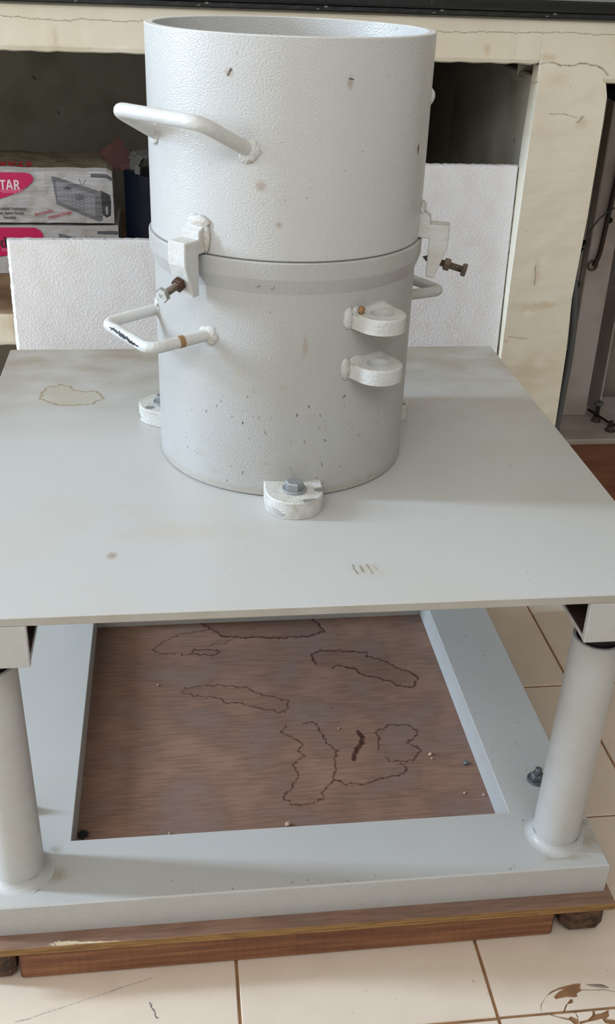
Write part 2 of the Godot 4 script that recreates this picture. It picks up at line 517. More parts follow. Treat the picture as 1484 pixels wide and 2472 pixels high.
	var sp := to_px(pairs2([-0.2867, 0.3597, -0.1806, 0.3644]), pr, pw)
	for k in 5:
		stroke(im, [sp[0] + Vector2(k * 5, -2 + k % 3), sp[1] + Vector2(-k * 11, 1 - k % 2)], 2.0, Color(0.84, 0.77, 0.64), 0.85, 2.0, k)
	blot(im, sp[0] + Vector2(14, 0), 22, 6, Color(0.82, 0.75, 0.62), 0.8, 4, 0.3)
	M.plywood = textured("brown plywood with water rings", tex(im), 0.62, bump_noise(0.03, 74), 0.02, Vector3(1, 1, 1))
	# sawn timber
	im = Image.create(512, 256, false, Image.FORMAT_RGB8)
	for y in 256:
		for x in 512:
			var g := f1.get_noise_2d(x * 0.2, y * 2.6) + 0.18 * f1.get_noise_2d(x * 6.0, y * 0.1)
			var c := Color(0.59, 0.40, 0.265).lerp(Color(0.36, 0.21, 0.14), clampf(0.42 + g * 0.6, 0.0, 1.0))
			im.set_pixel(x, y, c)
	specks(im, 16, 76, Color(0.12, 0.07, 0.05), 0.8, 5.0)
	M.timber = textured("reddish sawn timber", tex(im), 0.75, bump_noise(0.05, 77), 0.04, Vector3(2.2, 6.5, 1))
	im = Image.create(256, 256, false, Image.FORMAT_RGB8)
	for y in 256:
		for x in 256:
			var g := f1.get_noise_2d(x * 1.1, y * 1.1) + 0.2 * f2.get_noise_2d(x * 9, y * 9)
			im.set_pixel(x, y, Color(0.44, 0.31, 0.22).lerp(Color(0.19, 0.125, 0.09), clampf(0.5 + g * 0.9, 0.0, 1.0)))
	M.endgrain = textured("dark weathered end grain", tex(im), 0.85, bump_noise(0.05, 78), 0.08, Vector3(9, 9, 9), true)
	M.ply_edge = textured("yellow plywood edge", tex(ply_edge()), 0.75, null, 0.0, Vector3(1.5, 1, 1))
	# cream distemper on masonry: general, and the sheet that covers the bench's front
	im = ground(768, 768, CREAM, Color(0.76, 0.70, 0.58), 0.3, 0.005, 81)
	specks(im, 90, 82, Color(0.42, 0.36, 0.28), 0.4, 6.0)
	var rough_wall := bump_noise(0.012, 84, 5)
	M.rough_wall = rough_wall
	M.cream = textured("cream distemper", tex(im), 0.85, rough_wall, 0.25, Vector3(1.6, 1.6, 1.6), true)
	M.front = textured("cream distemper with cracks and drips", tex(bench_front()), 0.85, rough_wall, 0.32, Vector3(1, 1, 1))
	im = ground(512, 512, Color(0.62, 0.60, 0.55), Color(0.48, 0.45, 0.40), 0.6, 0.008, 86)
	specks(im, 60, 87, Color(0.15, 0.13, 0.1), 0.5, 5.0)
	M.cement = textured("bare grey plaster", tex(im), 0.9, rough_wall, 0.2, Vector3(1.1, 1.1, 1.1), true)
	im = ground(512, 256, Color(0.62, 0.53, 0.40), Color(0.42, 0.33, 0.23), 0.8, 0.01, 88)
	specks(im, 50, 89, Color(0.2, 0.15, 0.1), 0.5, 5.0)
	M.shelf_top = textured("dusty brown shelf top", tex(im), 0.85, rough_wall, 0.1, Vector3(2, 2, 2), true)
	# floor tiles
	for k in 3:
		im = ground(384, 384, TILE, Color(0.80, 0.73, 0.65), 0.2, 0.010, 90 + k, 0.008)
		specks(im, 26, 95 + k, Color(0.45, 0.38, 0.32), 0.5, 4.0)
		blot(im, Vector2(120 + 70 * k, 250 - 60 * k), 60, 40, Color(0.76, 0.70, 0.62), 0.3, k, 1.0)
		M["tile%d" % k] = textured("cream floor tile", tex(im), 0.33, null, 0.0, Vector3(1, 1, 1))
	im = ground(512, 512, TILE, Color(0.80, 0.73, 0.65), 0.2, 0.010, 98, 0.008)
	specks(im, 30, 99, Color(0.45, 0.38, 0.32), 0.5, 4.0)
	var tr := Rect2(-0.3728, 0.1577, 0.2941, 0.2941)
	var tq := to_px(pairs2([-0.3308, 0.4061, -0.3171, 0.4039, -0.2991, 0.3977, -0.2791, 0.3925, -0.2527, 0.3845, -0.2274, 0.3773, -0.2147, 0.3729, -0.1953, 0.3682, -0.1774, 0.3629]), tr, Vector2(512, 512))
	for k in tq.size() - 1:
		for j in 16:
			var o: Vector2 = (tq[k] as Vector2).lerp(tq[k + 1], j / 16.0)
			if (j * 7 + k) % 5 < 4:
				stroke(im, [o, o + Vector2(3, -2.2)], 1.3, Color(0.36, 0.36, 0.38), 0.55, 1.5, j)
	tq = to_px(pairs2([-0.1802, 0.3956, -0.1769, 0.4013, -0.1737, 0.4097, -0.1707, 0.4171]), tr, Vector2(512, 512))
	stroke(im, tq, 2.4, Color(0.25, 0.25, 0.27), 0.7, 5.0, 8)
	M.tile_scuffed = textured("cream floor tile with scuff marks", tex(im), 0.33)
	im = ground(256, 256, Color(0.58, 0.42, 0.28), Color(0.42, 0.30, 0.20), 0.8, 0.02, 101)
	M.grout = textured("brown grout and screed", tex(im), 0.95, rough_wall, 0.1, Vector3(4, 4, 4), true)
	# foam: little beads
	im = ground(256, 256, Color(0.89, 0.885, 0.89), Color(0.86, 0.84, 0.825), 0.6, 0.012, 111)
	M.foam = textured("white bead foam", tex(im), 0.8, bump_noise(0.085, 112, 1, FastNoiseLite.TYPE_CELLULAR), 0.05, Vector3(6, 6, 6), true)
	# granite
	im = ground(512, 128, Color(0.055, 0.058, 0.066), Color(0.02, 0.02, 0.024), 0.8, 0.05, 121)
	specks(im, 60, 122, Color(0.6, 0.6, 0.6), 0.5, 5.0)
	M.granite = textured("black granite", tex(im), 0.3, rough_wall, 0.05, Vector3(2, 6, 2), true)
	im = ground(256, 256, Color(0.045, 0.047, 0.054), Color(0.015, 0.015, 0.018), 0.7, 0.05, 123)
	for k in 34:
		blot(im, Vector2((k * 71) % 256, (k * 113) % 256), 3 + k % 5, 2 + k % 3, Color(0.72, 0.71, 0.68), 0.7, k, 0.3)
	M.granite_cut = textured("black granite edge spotted with cement", tex(im), 0.55, rough_wall, 0.1, Vector3(6, 10, 6), true)
	# metals and others
	M.steel = mat("bright plated steel", Color(0.66, 0.66, 0.64), 0.28, 1.0)
	M.zinc = mat("dull zinc", Color(0.60, 0.61, 0.61), 0.42, 0.6)
	M.grey_bolt = textured("grey weathered steel", tex(ground(128, 128, Color(0.45, 0.47, 0.475), Color(0.27, 0.28, 0.28), 0.8, 0.03, 131)), 0.55, null, 0.0, Vector3(20, 20, 20), true)
	M.grey_bolt.metallic = 0.5
	M.rust = textured("rusty brown steel", tex(ground(128, 128, Color(0.33, 0.22, 0.17), Color(0.17, 0.10, 0.07), 0.9, 0.03, 133)), 0.6, null, 0.0, Vector3(20, 20, 20), true)
	M.rust.metallic = 0.35
	M.thread = textured("threaded rusty shank", tex(ground(128, 128, Color(0.46, 0.41, 0.36), Color(0.26, 0.215, 0.18), 0.9, 0.03, 135)), 0.45, null, 0.0, Vector3(20, 20, 20), true)
	M.thread.metallic = 0.6
	M.rubber = mat("black rubber", Color(0.02, 0.02, 0.02), 0.7)
	M.dark_inside = textured("dark brown inside of a channel", tex(ground(128, 128, Color(0.22, 0.13, 0.07), Color(0.12, 0.07, 0.04), 0.8, 0.02, 136)), 0.8, null, 0.0, Vector3(5, 5, 5), true)  # dark brown faces lining the side channels
	M.scrape = mat("bare black steel where the paint is gone", Color(0.10, 0.10, 0.105), 0.5, 0.3)
	M.weld = textured("painted weld bead", tex(ground(128, 128, Color(0.745, 0.738, 0.718), Color(0.67, 0.60, 0.50), 0.7, 0.02, 137)), 0.5, bump_noise(0.06, 138, 3), 0.12, Vector3(10, 10, 10), true)
	M.machine = textured("dull grey enamel", tex(ground(256, 256, Color(0.77, 0.73, 0.70), Color(0.66, 0.60, 0.55), 0.7, 0.01, 139)), 0.5, null, 0.0, Vector3(2, 2, 2), true)
	M.slot = mat("black opening", Color(0.012, 0.012, 0.012), 0.9)
	M.brown_ply = textured("red brown plywood", tex(ground(512, 256, Color(0.60, 0.40, 0.29), Color(0.46, 0.29, 0.19), 0.8, 0.01, 141, 0.05, Vector2(0.4, 3.0))), 0.6, null, 0.0, Vector3(1.5, 1.5, 1.5), true)
	M.navy = mat("dark navy board", Color(0.035, 0.075, 0.15), 0.35)
	M.navy_edge = mat("worn navy edge", Color(0.22, 0.27, 0.36), 0.5)
	M.navy_cloth = mat("navy cloth", Color(0.03, 0.035, 0.10), 0.9)
	M.pink = mat("magenta print", Color(0.80, 0.07, 0.36), 0.4)
	M.print_white = mat("white print", Color(0.92, 0.88, 0.88), 0.45)
	M.print_pink = mat("pale pink print", Color(0.93, 0.50, 0.62), 0.45)
	M.print_red = mat("red print", Color(0.72, 0.16, 0.24), 0.5)
	M.print_dark = mat("dark print", Color(0.16, 0.15, 0.15), 0.5)
	M.card = textured("white coated card", tex(ground(256, 256, Color(0.74, 0.73, 0.73), Color(0.62, 0.58, 0.52), 0.7, 0.012, 143)), 0.35, bump_noise(0.01, 144, 4), 0.5, Vector3(3, 3, 3), true)
	M.kraft = textured("dusty card top", tex(ground(256, 256, Color(0.60, 0.55, 0.46), Color(0.42, 0.37, 0.29), 0.8, 0.02, 145)), 0.8, bump_noise(0.01, 146, 4), 0.5, Vector3(3, 3, 3), true)
	M.poly = mat("crumpled grey wrapping", Color(0.42, 0.42, 0.41), 0.4)
	M.red_paper = mat("folded red brown paper", Color(0.36, 0.24, 0.22), 0.8)
	M.old_iron = mat("old brown iron", Color(0.25, 0.20, 0.17), 0.55, 0.3)
	M.cable = mat("grey cable", Color(0.30, 0.31, 0.31), 0.5)
	M.wall = textured("pale limewash", tex(ground(256, 256, Color(0.82, 0.79, 0.74), Color(0.77, 0.72, 0.66), 0.6, 0.01, 147)), 0.9, null, 0.0, Vector3(0.8, 0.8, 0.8), true)
	M.wood_frame = mat("painted door frame", Color(0.55, 0.45, 0.34), 0.6)
	M.grit = mat("pale grit", Color(0.72, 0.62, 0.52), 0.9)
	M.lug_stain = mat("tan resin", Color(0.55, 0.42, 0.27), 0.6)

func ply_edge() -> Image:
	var im := ground(512, 64, Color(0.62, 0.47, 0.27), Color(0.45, 0.32, 0.17), 0.8, 0.02, 79, 0.05)
	for y in 64:
		for x in 512:
			var k := 0.5 + 0.5 * sin(y / 64.0 * TAU * 2.5)
			im.set_pixel(x, y, im.get_pixel(x, y).lerp(Color(0.36, 0.24, 0.13), 0.35 * k))
	return im

const FRONT := Rect2(-0.95, -0.50, 1.95, 0.86)       # x and -y of the bench's front, in metres from the mould's foot
func bench_front() -> Image:
	var wh := Vector2(1700, 750)
	var im := ground(1700, 750, CREAM, Color(0.77, 0.71, 0.59), 0.28, 0.005, 83)
	specks(im, 60, 82, Color(0.42, 0.36, 0.28), 0.45, 6.0)
	var dark := Color(0.23, 0.20, 0.16)
	for s: Array in [[1.3, [-0.3558, -0.4563, -0.3337, -0.4559, -0.2922, -0.4529, -0.2726, -0.4529, -0.2443, -0.4558, -0.1879, -0.4532, -0.1621, -0.4555]], [1.2, [0.2549, -0.4529, 0.2857, -0.4527, 0.3411, -0.4547, 0.3847, -0.4542, 0.4283, -0.4564, 0.5262, -0.4551]], [2.2, [0.4188, -0.4143, 0.4282, -0.4157, 0.4370, -0.4164, 0.4503, -0.4128, 0.4689, -0.4126, 0.4781, -0.4157, 0.5047, -0.4140, 0.5168, -0.4080, 0.5262, -0.3991]], [2.6, [0.4886, -0.3331, 0.4928, -0.3356, 0.4940, -0.3404, 0.4981, -0.3428]], [2.0, [0.4544, -0.1128, 0.4569, -0.0957, 0.4573, -0.0785]], [1.0, [0.4422, -0.3442, 0.4684, -0.3441, 0.4855, -0.3396]], [1.0, [0.4244, 0.0079, 0.4582, 0.0125]]]:
		stroke(im, to_px(pairs2(s[1]), FRONT, wh), float(s[0]) * 0.6, dark, 0.6, 1.6, 4)
	for s: Array in [[0.3345, -0.4319, 6, 9, 0.5], [0.4272, -0.4218, 14, 6, 0.6], [0.4564, -0.0992, 8, 26, 0.35], [0.4825, -0.0470, 18, 8, 0.4], [0.4524, -0.0435, 40, 10, 0.3], [0.4282, -0.3291, 40, 40, 0.12], [0.4727, 0.0734, 60, 40, 0.18], [0.4212, 0.0158, 4, 4, 0.7], [0.4946, -0.3326, 12, 10, 0.35], [-0.2845, -0.4312, 5, 16, 0.3], [-0.0496, -0.4743, 60, 8, 0.15], [-0.3943, 0.0009, 20, 20, 0.35], [-0.3985, -0.0195, 20, 12, 0.4], [-0.2923, -0.4178, 60, 5, 0.3], [0.4475, -0.3939, 20, 12, 0.2]]:
		blot(im, to_px([Vector2(s[0], s[1])], FRONT, wh)[0], s[2], s[3], Color(0.66, 0.52, 0.35), s[4] * 0.7, int(s[2] * 7 + s[3]), 0.9)
	for s: Array in [[0.4867, 0.0585, 14, 8], [0.4539, -0.0329, 10, 5], [0.4207, -0.0681, 8, 6], [0.4218, -0.4161, 14, 8], [0.4896, 0.0888, 20, 5], [0.4824, 0.0495, 8, 6], [-0.2011, -0.4175, 22, 5], [-0.1896, -0.4188, 12, 6]]:
		blot(im, to_px([Vector2(s[0], s[1])], FRONT, wh)[0], s[2], s[3], Color(0.90, 0.87, 0.81), 0.35, int(s[2] * 7 + s[3]), 0.4)
	return im

# ---------------------------------------------------------------- the scene
const PAINT := Color(0.722, 0.716, 0.702)
const CREAM := Color(0.855, 0.82, 0.745)
const TILE := Color(0.875, 0.808, 0.735)

func _ready() -> void:
	# camera
	var cam := Camera3D.new()
	cam.name = "camera"
	cam.fov = 52.7215
	cam.near = 0.02
	cam.position = Vector3(-0.12829, T + 0.55354, 1.18856)
	cam.rotation = Vector3(-0.500074, -0.138917, 0.039490)
	add_child(cam)
	cam.current = true
	# sky outside the windows
	var we := WorldEnvironment.new()
	we.name = "world"
	var e := Environment.new()
	var sm := ProceduralSkyMaterial.new()
	sm.sky_top_color = Color(0.50, 0.66, 0.90); sm.sky_horizon_color = Color(0.80, 0.87, 0.95)
	sm.ground_bottom_color = Color(0.42, 0.38, 0.33); sm.ground_horizon_color = Color(0.62, 0.60, 0.56)
	var sky := Sky.new()
	sky.sky_material = sm
	e.background_mode = Environment.BG_SKY
	e.sky = sky
	e.background_energy_multiplier = 1.6
	e.tonemap_mode = Environment.TONE_MAPPER_LINEAR
	e.tonemap_exposure = 0.985
	e.sdfgi_enabled = true; e.ssao_enabled = true; e.ssil_enabled = true
	we.environment = e
	add_child(we)
	# daylight through the three windows: an area light in each opening
	daylight("daylight_window_left", Vector3(-3.72, 1.90, -0.28), Vector3(1, 0, 0), Vector2(0.28, 1.40), Color(0.80, 0.90, 1.0), 54.0)
	daylight("daylight_window_near", Vector3(-3.72, 1.75, 1.30), Vector3(1, 0, 0), Vector2(0.8, 1.2), Color(0.95, 0.97, 1.0), 1.3)
	daylight("daylight_window_front", Vector3(-0.3, 2.25, 1.87), Vector3(0, 0, -1), Vector2(2.0, 0.9), Color(1.0, 0.985, 0.965), 1.7)
	make_materials()
	room()
	bench()
	floor_tiles()
	wooden_stand()
	vibrating_table()
	lower_mould()
	upper_sleeve()
	foam_boards()
	shelf_goods()
	machine_bay()
	crumbs()

func daylight(called: String, at: Vector3, towards: Vector3, size: Vector2, c: Color, energy: float) -> void:
	var l := AreaLight3D.new()
	l.name = called
	l.area_size = size
	l.light_color = c
	l.light_energy = energy
	l.area_normalize_energy = false
	l.shadow_enabled = true
	l.area_range = 14.0
	l.area_attenuation = 2.0
	l.basis = Basis.looking_at(towards, Vector3.UP)
	l.position = at
	add_child(l)

# wall with one opening, lying across x or z
func holed(lo: Vector3, hi: Vector3, a: Vector3, b: Vector3, ax: int) -> MB:
	var m := MB.new()
	var l2 := lo
	var h2 := hi
	h2[ax] = a[ax]; m.add(span(lo, h2, 0))
	l2[ax] = b[ax]; m.add(span(l2, hi, 0))
	l2 = lo; h2 = hi
	l2[ax] = a[ax]; h2[ax] = b[ax]; h2.y = a.y
	if a.y > lo.y + 0.01:
		m.add(span(l2, h2, 0))
	h2.y = hi.y; l2.y = b.y
	m.add(span(l2, h2, 0))
	return m

func room() -> void:
	struct("wall_back", [span(Vector3(-3.95, -0.1, -1.44), Vector3(3.2, 3.1, -1.24), 0), M.wall])
	struct("wall_right", [span(Vector3(3.0, -0.1, -1.24), Vector3(3.2, 3.1, 2.15), 0), M.wall])
	var left := holed(Vector3(-3.95, -0.1, -1.24), Vector3(-3.75, 3.1, 1.0), Vector3(0, 1.17, -0.44), Vector3(0, 2.63, -0.12), 2)
	left.add(holed(Vector3(-3.95, -0.1, 1.0), Vector3(-3.75, 3.1, 2.15), Vector3(0, 1.1, 1.0), Vector3(0, 2.4, 1.7), 2))
	struct("wall_left", [left, M.wall])
	struct("wall_front", [holed(Vector3(-3.75, -0.1, 1.90), Vector3(3.0, 3.1, 2.10), Vector3(-1.35, 1.80, 0), Vector3(0.75, 2.80, 0), 0), M.wall])
	struct("ceiling", [span(Vector3(-3.95, 3.0, -1.44), Vector3(3.2, 3.2, 2.15), 0), M.wall])
	for k in 3:
		var w := MB.new()
		var box3 := AABB(Vector3(-3.87, 1.1, 1.0), Vector3(0.05, 1.3, 0.7)) if k == 0 else AABB(Vector3(-3.87, 1.17, -0.44), Vector3(0.05, 1.46, 0.32)) if k == 2 else AABB(Vector3(-1.35, 1.80, 1.97), Vector3(2.1, 1.0, 0.05))
		var ax := 0 if k == 1 else 2
		for j: int in ([0, 3] if k == 2 else [0, 1, 2, 3]):
			var lo := box3.position
			var hi := box3.end
			lo[ax] = box3.position[ax] + box3.size[ax] * j / 3.0 - 0.02
			hi[ax] = lo[ax] + 0.04
			w.add(span(lo, hi, 0.003))
		for j in 2:
			var lo := box3.position
			var hi := box3.end
			lo.y = box3.position.y if j == 0 else box3.end.y - 0.04
			hi.y = lo.y + 0.04
			w.add(span(lo, hi, 0.003))
		struct("window_%d" % (k + 1), [w, M.wood_frame])

func bench() -> void:
	var b := thing("masonry_bench", "cream painted masonry bench with cracked plaster, open bays and a thick pillar", "bench", Vector3(0, T, 0))
	var z := -0.42
	# beam under the worktop: its lower edge is worn round and uneven
	var beam := MB.new()
	beam.add(strip_front(-1.85, 0.416, 0.4120, 0.4745, z, -0.52, 3))
	beam.add(strip_front(0.416, 1.9, 0.3880, 0.4745, z, -0.52, 4))
	part("beam", [beam.uv_plan(FRONT, 2), M.front], b)
	var pill := PackedVector2Array()
	for q: Array in [[0.4190, -0.4110], [0.4170, -0.3000], [0.4165, -0.1000], [0.4175, 0.0500], [0.4175, 0.5300], [0.5290, 0.5300], [0.5310, 0.1650], [0.5300, 0.0360], [0.5255, -0.0570], [0.5280, -0.1930], [0.5300, -0.3310], [0.5285, -0.3720], [0.5240, -0.3885], [0.5130, -0.3975], [0.4900, -0.4050], [0.4600, -0.4110]]:
		pill.append(Vector2(q[0], q[1]))
	var pm := prism(pill, 0.0, 0.035, 0.005).jitter(0.0022, 14.0, 6)
	pm = pm.moved(Transform3D(Basis(Vector3.RIGHT, PI / 2), Vector3(0, 0, z - 0.035 + 0.0015)))
	var pback := span(Vector3(0.4190, -T, -1.24), Vector3(0.528, 0.395, z - 0.03), 0.003)
	part("pillar", [pm.uv_plan(FRONT, 2), M.front, pback, M.cement], b)
	part("added_pier", [span(Vector3(-0.03, -T, -1.24), Vector3(0.05, 0.42, z - 0.05), 0.004), M.cream], b)  # unseen pier, added to block light and darken the right bay
	var shelf := strip_front(-1.85, 0.416, -0.0390, 0.0140, -0.478, -0.60, 9)
	part("shelf", [shelf.uv_plan(FRONT, 2), M.front, span(Vector3(-1.85, -0.038, -1.24), Vector3(0.416, 0.0155, -0.484), 0.002), M.shelf_top], b)
	part("back_panel", [span(Vector3(-1.85, -T, -1.24), Vector3(0.416, 0.4745, -1.215), 0), M.cement], b)
	part("back_panel", [span(Vector3(0.528, -T, -1.24), Vector3(1.85, 0.4745, -1.232), 0), M.cement], b)
	part("bay_lining", [span(Vector3(-1.85, 0.430, -1.24), Vector3(1.9, 0.4740, -0.53), 0), M.cement], b)
	part("end_wall", [span(Vector3(-1.95, -T, -1.24), Vector3(-1.83, 0.4745, z), 0.004), M.cream], b)
	part("end_wall", [span(Vector3(1.8, -T, -1.24), Vector3(1.95, 0.4745, z), 0.004), M.cream], b)
	var w := thing("granite_worktop", "black granite worktop along the top of the cream bench, its edge spotted with cement", "worktop", Vector3(0, T, 0))
	part("slab", [span(Vector3(-2.0, 0.4835, -1.24), Vector3(2.0, 0.4990, -0.402), 0.003), M.granite], w)
	part("edge_strip", [span(Vector3(-2.0, 0.4756, -0.60), Vector3(2.0, 0.4835, -0.408), 0.0015).jitter(0.0006, 40.0, 3), M.granite_cut], w)

# a slab with an uneven, worn lower edge on its front
func strip_front(x0: float, x1: float, y0: float, y1: float, z: float, zback: float, seed_at: int) -> MB:
	var m := MB.new()
	var f := noise(7.0, seed_at, 4)
	var n := int((x1 - x0) / 0.012)
	var prev := []
	for i in n + 1:
		var x := lerpf(x0, x1, float(i) / n)
		var d := 0.0022 * f.get_noise_1d(x * 4.0)
		var e := 0.0016 * f.get_noise_1d(x * 4.0 + 50)
		var ring := [Vector3(x, y1, zback), Vector3(x, y1, z - 0.003), Vector3(x, y1 - 0.003, z + e * 0.3), Vector3(x, y0 + 0.007, z + e * 0.5), Vector3(x, y0 + 0.002 + d * 0.5, z - 0.002 + e), Vector3(x, y0 + d, z - 0.008 + e), Vector3(x, y0, zback)]
		if i > 0:
			for k in ring.size():
				var k2 := (k + 1) % ring.size()
				var mid: Vector3 = (ring[k] + ring[k2]) * 0.5 - Vector3(x, (y0 + y1) * 0.5, (z + zback) * 0.5)
				m.quad(prev[k], prev[k2], ring[k2], ring[k], mid)
		prev = ring
	return m

func floor_tiles() -> void:
	var p := 0.2985
	var ox := 0.2220
	var oz := 0.4540
	var f := struct("floor", [span(Vector3(-3.95, -0.12, -1.44), Vector3(3.2, -0.0016, 2.15), 0), M.grout], "cream square floor tiles with brown joints")
	var half := p / 2 - 0.0018
	var shapes := []
	for k in 4:
		var m := box(Vector3(half * 2, 0.012, half * 2), Vector3(0, -0.006, 0), 0.0012).uv_plan(Rect2(-half, -half, 2 * half, 2 * half))
		shapes.append(mesh_of([m, M["tile%d" % k] if k < 3 else M.tile_scuffed]))
	var r := RandomNumberGenerator.new()
	r.seed = 17
	var rest := MB.new()
	for i in range(-14, 10):
		for j in range(-5, 13):
			var c := Vector3(ox + (i + 0.5) * p, 0, oz + (j - 0.5) * p)
			if c.x < -3.6 or c.x > 2.9 or c.z < -1.2 or c.z > 1.75:
				continue
			if i < -5 or i > 6 or j > 7:
				rest.add(box(Vector3(half * 2, 0.012, half * 2), c + Vector3(0, -0.006, 0), 0.0012).uv_plan(Rect2(c.x - half, c.z - half, 2 * half, 2 * half)))
				continue
			if i == 0 and (j == 0 or j == 1):
				broken_tile(f, c, half, j)
				continue
			var o := MeshInstance3D.new()
			o.name = "tile"
			o.mesh = shapes[3] if i == -2 and j == 0 else shapes[r.randi() % 3]
			o.position = c
			if o.mesh != shapes[3]:
				o.rotation.y = PI / 2 * (r.randi() % 4)
			f.add_child(o, true)
	var far := part("far_tiles", [rest, M.tile0], f)
	far.set_meta("kind", "stuff")

func broken_tile(f: Node3D, c: Vector3, half: float, row: int) -> void:
	var whole := PackedVector2Array([Vector2(c.x - half, c.z - half), Vector2(c.x + half, c.z - half), Vector2(c.x + half, c.z + half), Vector2(c.x - half, c.z + half)])
	var cuts: Array = [[[0.2874, 0.4307, 0.2955, 0.4251, 0.3057, 0.4215, 0.3162, 0.4195, 0.3266, 0.4178, 0.3342, 0.4181, 0.3313, 0.4243, 0.3338, 0.4277, 0.3286, 0.4295, 0.3246, 0.4314, 0.3250, 0.4343, 0.3216, 0.4362, 0.3109, 0.4346, 0.2965, 0.4364, 0.2958, 0.4328, 0.3030, 0.4273, 0.3106, 0.4239, 0.3040, 0.4244, 0.2962, 0.4272, 0.2876, 0.4313], [0.3391, 0.4199, 0.3492, 0.4210, 0.3588, 0.4217, 0.3662, 0.4262, 0.3658, 0.4285, 0.3541, 0.4266, 0.3422, 0.4229], [0.3332, 0.4266, 0.3464, 0.4284, 0.3596, 0.4287, 0.3664, 0.4310, 0.3725, 0.4334, 0.3720, 0.4346, 0.3659, 0.4323, 0.3591, 0.4301, 0.3460, 0.4295, 0.3330, 0.4281], [0.3096, 0.4421, 0.3147, 0.4374, 0.3176, 0.4381, 0.3156, 0.4431, 0.3119, 0.4438, 0.3085, 0.4439, 0.3024, 0.4528, 0.3005, 0.4526, 0.3058, 0.4451], [0.2879, 0.4309, 0.2873, 0.4315, 0.2776, 0.4417, 0.2743, 0.4509, 0.2736, 0.4508, 0.2767, 0.4414]],
		[[0.2790, 0.4538, 0.2865, 0.4558, 0.2930, 0.4586, 0.3034, 0.4617, 0.3075, 0.4597, 0.3151, 0.4636, 0.3128, 0.4718, 0.3087, 0.4714, 0.3042, 0.4651, 0.2924, 0.4604, 0.2856, 0.4574], [0.3142, 0.4673, 0.3256, 0.4657, 0.3330, 0.4607, 0.3361, 0.4538, 0.3383, 0.4541, 0.3369, 0.4597, 0.3451, 0.4592, 0.3547, 0.4556, 0.3528, 0.4634, 0.3477, 0.4667, 0.3583, 0.4691, 0.3556, 0.4759, 0.3442, 0.4721, 0.3424, 0.4662, 0.3357, 0.4677, 0.3245, 0.4688, 0.3143, 0.4708], [0.3129, 0.4531, 0.3146, 0.4540, 0.3157, 0.4613, 0.3142, 0.4637, 0.3137, 0.4575]]][row]
	var pieces := []
	for side in 6:     # split into strips so that no piece keeps a closed hole
		var x0 := c.x - half + side * half / 3.0
		var st := PackedVector2Array([Vector2(x0, c.z - half), Vector2(x0 + half / 3.0, c.z - half), Vector2(x0 + half / 3.0, c.z + half), Vector2(x0, c.z + half)])
		var got := [st]
		for q: Array in cuts:
			var nxt := []
			for g: PackedVector2Array in got:
				for a in Geometry2D.clip_polygons(g, PackedVector2Array(pairs2(q))):
					if not Geometry2D.is_polygon_clockwise(a) or true:
						nxt.append(a)
			got = nxt
		pieces.append_array(got)
	var m := MB.new()
	for g: PackedVector2Array in pieces:
		if g.size() >= 3 and absf(area_of(g)) > 2e-6:
			m.add(prism(g, -0.006, 0.0))
	var o := part("tile", [m.uv_plan(Rect2(whole[0], Vector2(2 * half, 2 * half))), M.tile1], f, Transform3D.IDENTITY, "cracked tile with broken out corners")

func area_of(p: PackedVector2Array) -> float:
	var s := 0.0
	for k in p.size():
		s += p[k].cross(p[(k + 1) % p.size()])
	return s * 0.5

func wooden_stand() -> void:
	var yt := T - 0.4165 - 0.0452
	var y0 := yt - 0.0115
	var pl := box(Vector3(0.777, 0.0112, 0.750), Vector3.ZERO, 0.001)
	var top := MB.new()
	var rim := MB.new()
	for k in range(0, pl.v.size(), 3):
		var to: MB = top if pl.n[k].y > 0.9 else rim
		for j in 3:
			to.v.append(pl.v[k + j]); to.n.append(pl.n[k + j]); to.u.append(pl.u[k + j])
	for k in rim.v.size():
		rim.u[k] = Vector2(rim.v[k].x + rim.v[k].z, 0.5 - rim.v[k].y / 0.0112)
	for k in top.v.size():
		top.v[k].y -= 0.0
	top.uv_plan(Rect2(-0.39 + 0.0003, -0.39 + 0.0115, 0.78, 0.78))
	lone("plywood_sheet", [top, M.plywood, rim, M.ply_edge], "brown plywood panel with water rings lying under the grey base frame", "plywood", Transform3D(Basis.IDENTITY, Vector3(-0.0003, y0 + 0.0057, -0.0115)))
	var bt := box(Vector3(0.652, 0.0565, 0.055), Vector3.ZERO, 0.003).jitter(0.0012, 9.0, 2)
	lone("timber_batten", [bt, M.timber], "long reddish timber batten along the front under the plywood edge", "batten", Transform3D(Basis(Vector3.UP, 0.004), Vector3(-0.005, 0.02855, 0.322)))
	var er := box(Vector3(0.056, 0.0565, 0.70), Vector3.ZERO, 0.011).jitter(0.004, 22.0, 5)
	lone("timber_bearer", [er, M.endgrain], "dark gnarled timber block showing its end grain under the right front corner", "batten", Transform3D(Basis.IDENTITY, Vector3(0.359, 0.0285, 0.002)))
	var el := box(Vector3(0.054, 0.0565, 0.70), Vector3.ZERO, 0.006).jitter(0.002, 22.0, 8)
	lone("timber_bearer", [el, M.endgrain], "dark timber block under the left front corner beside the long batten", "batten", Transform3D(Basis.IDENTITY, Vector3(-0.362, 0.0285, 0.000)))

func hex_bolt(parent: Node3D, r_washer: float, h_washer: float, r_hex: float, h_hex: float, at: Transform3D, washer_m: Material, head_m: Material, called := "bolt_head") -> void:
	part("washer", [disc(r_washer, 0, h_washer, 0.0005), washer_m], parent, at)
	var m := prism(hexagon(r_hex), h_washer, h_washer + h_hex, 0.0012)
	part(called, [m, head_m], parent, at)

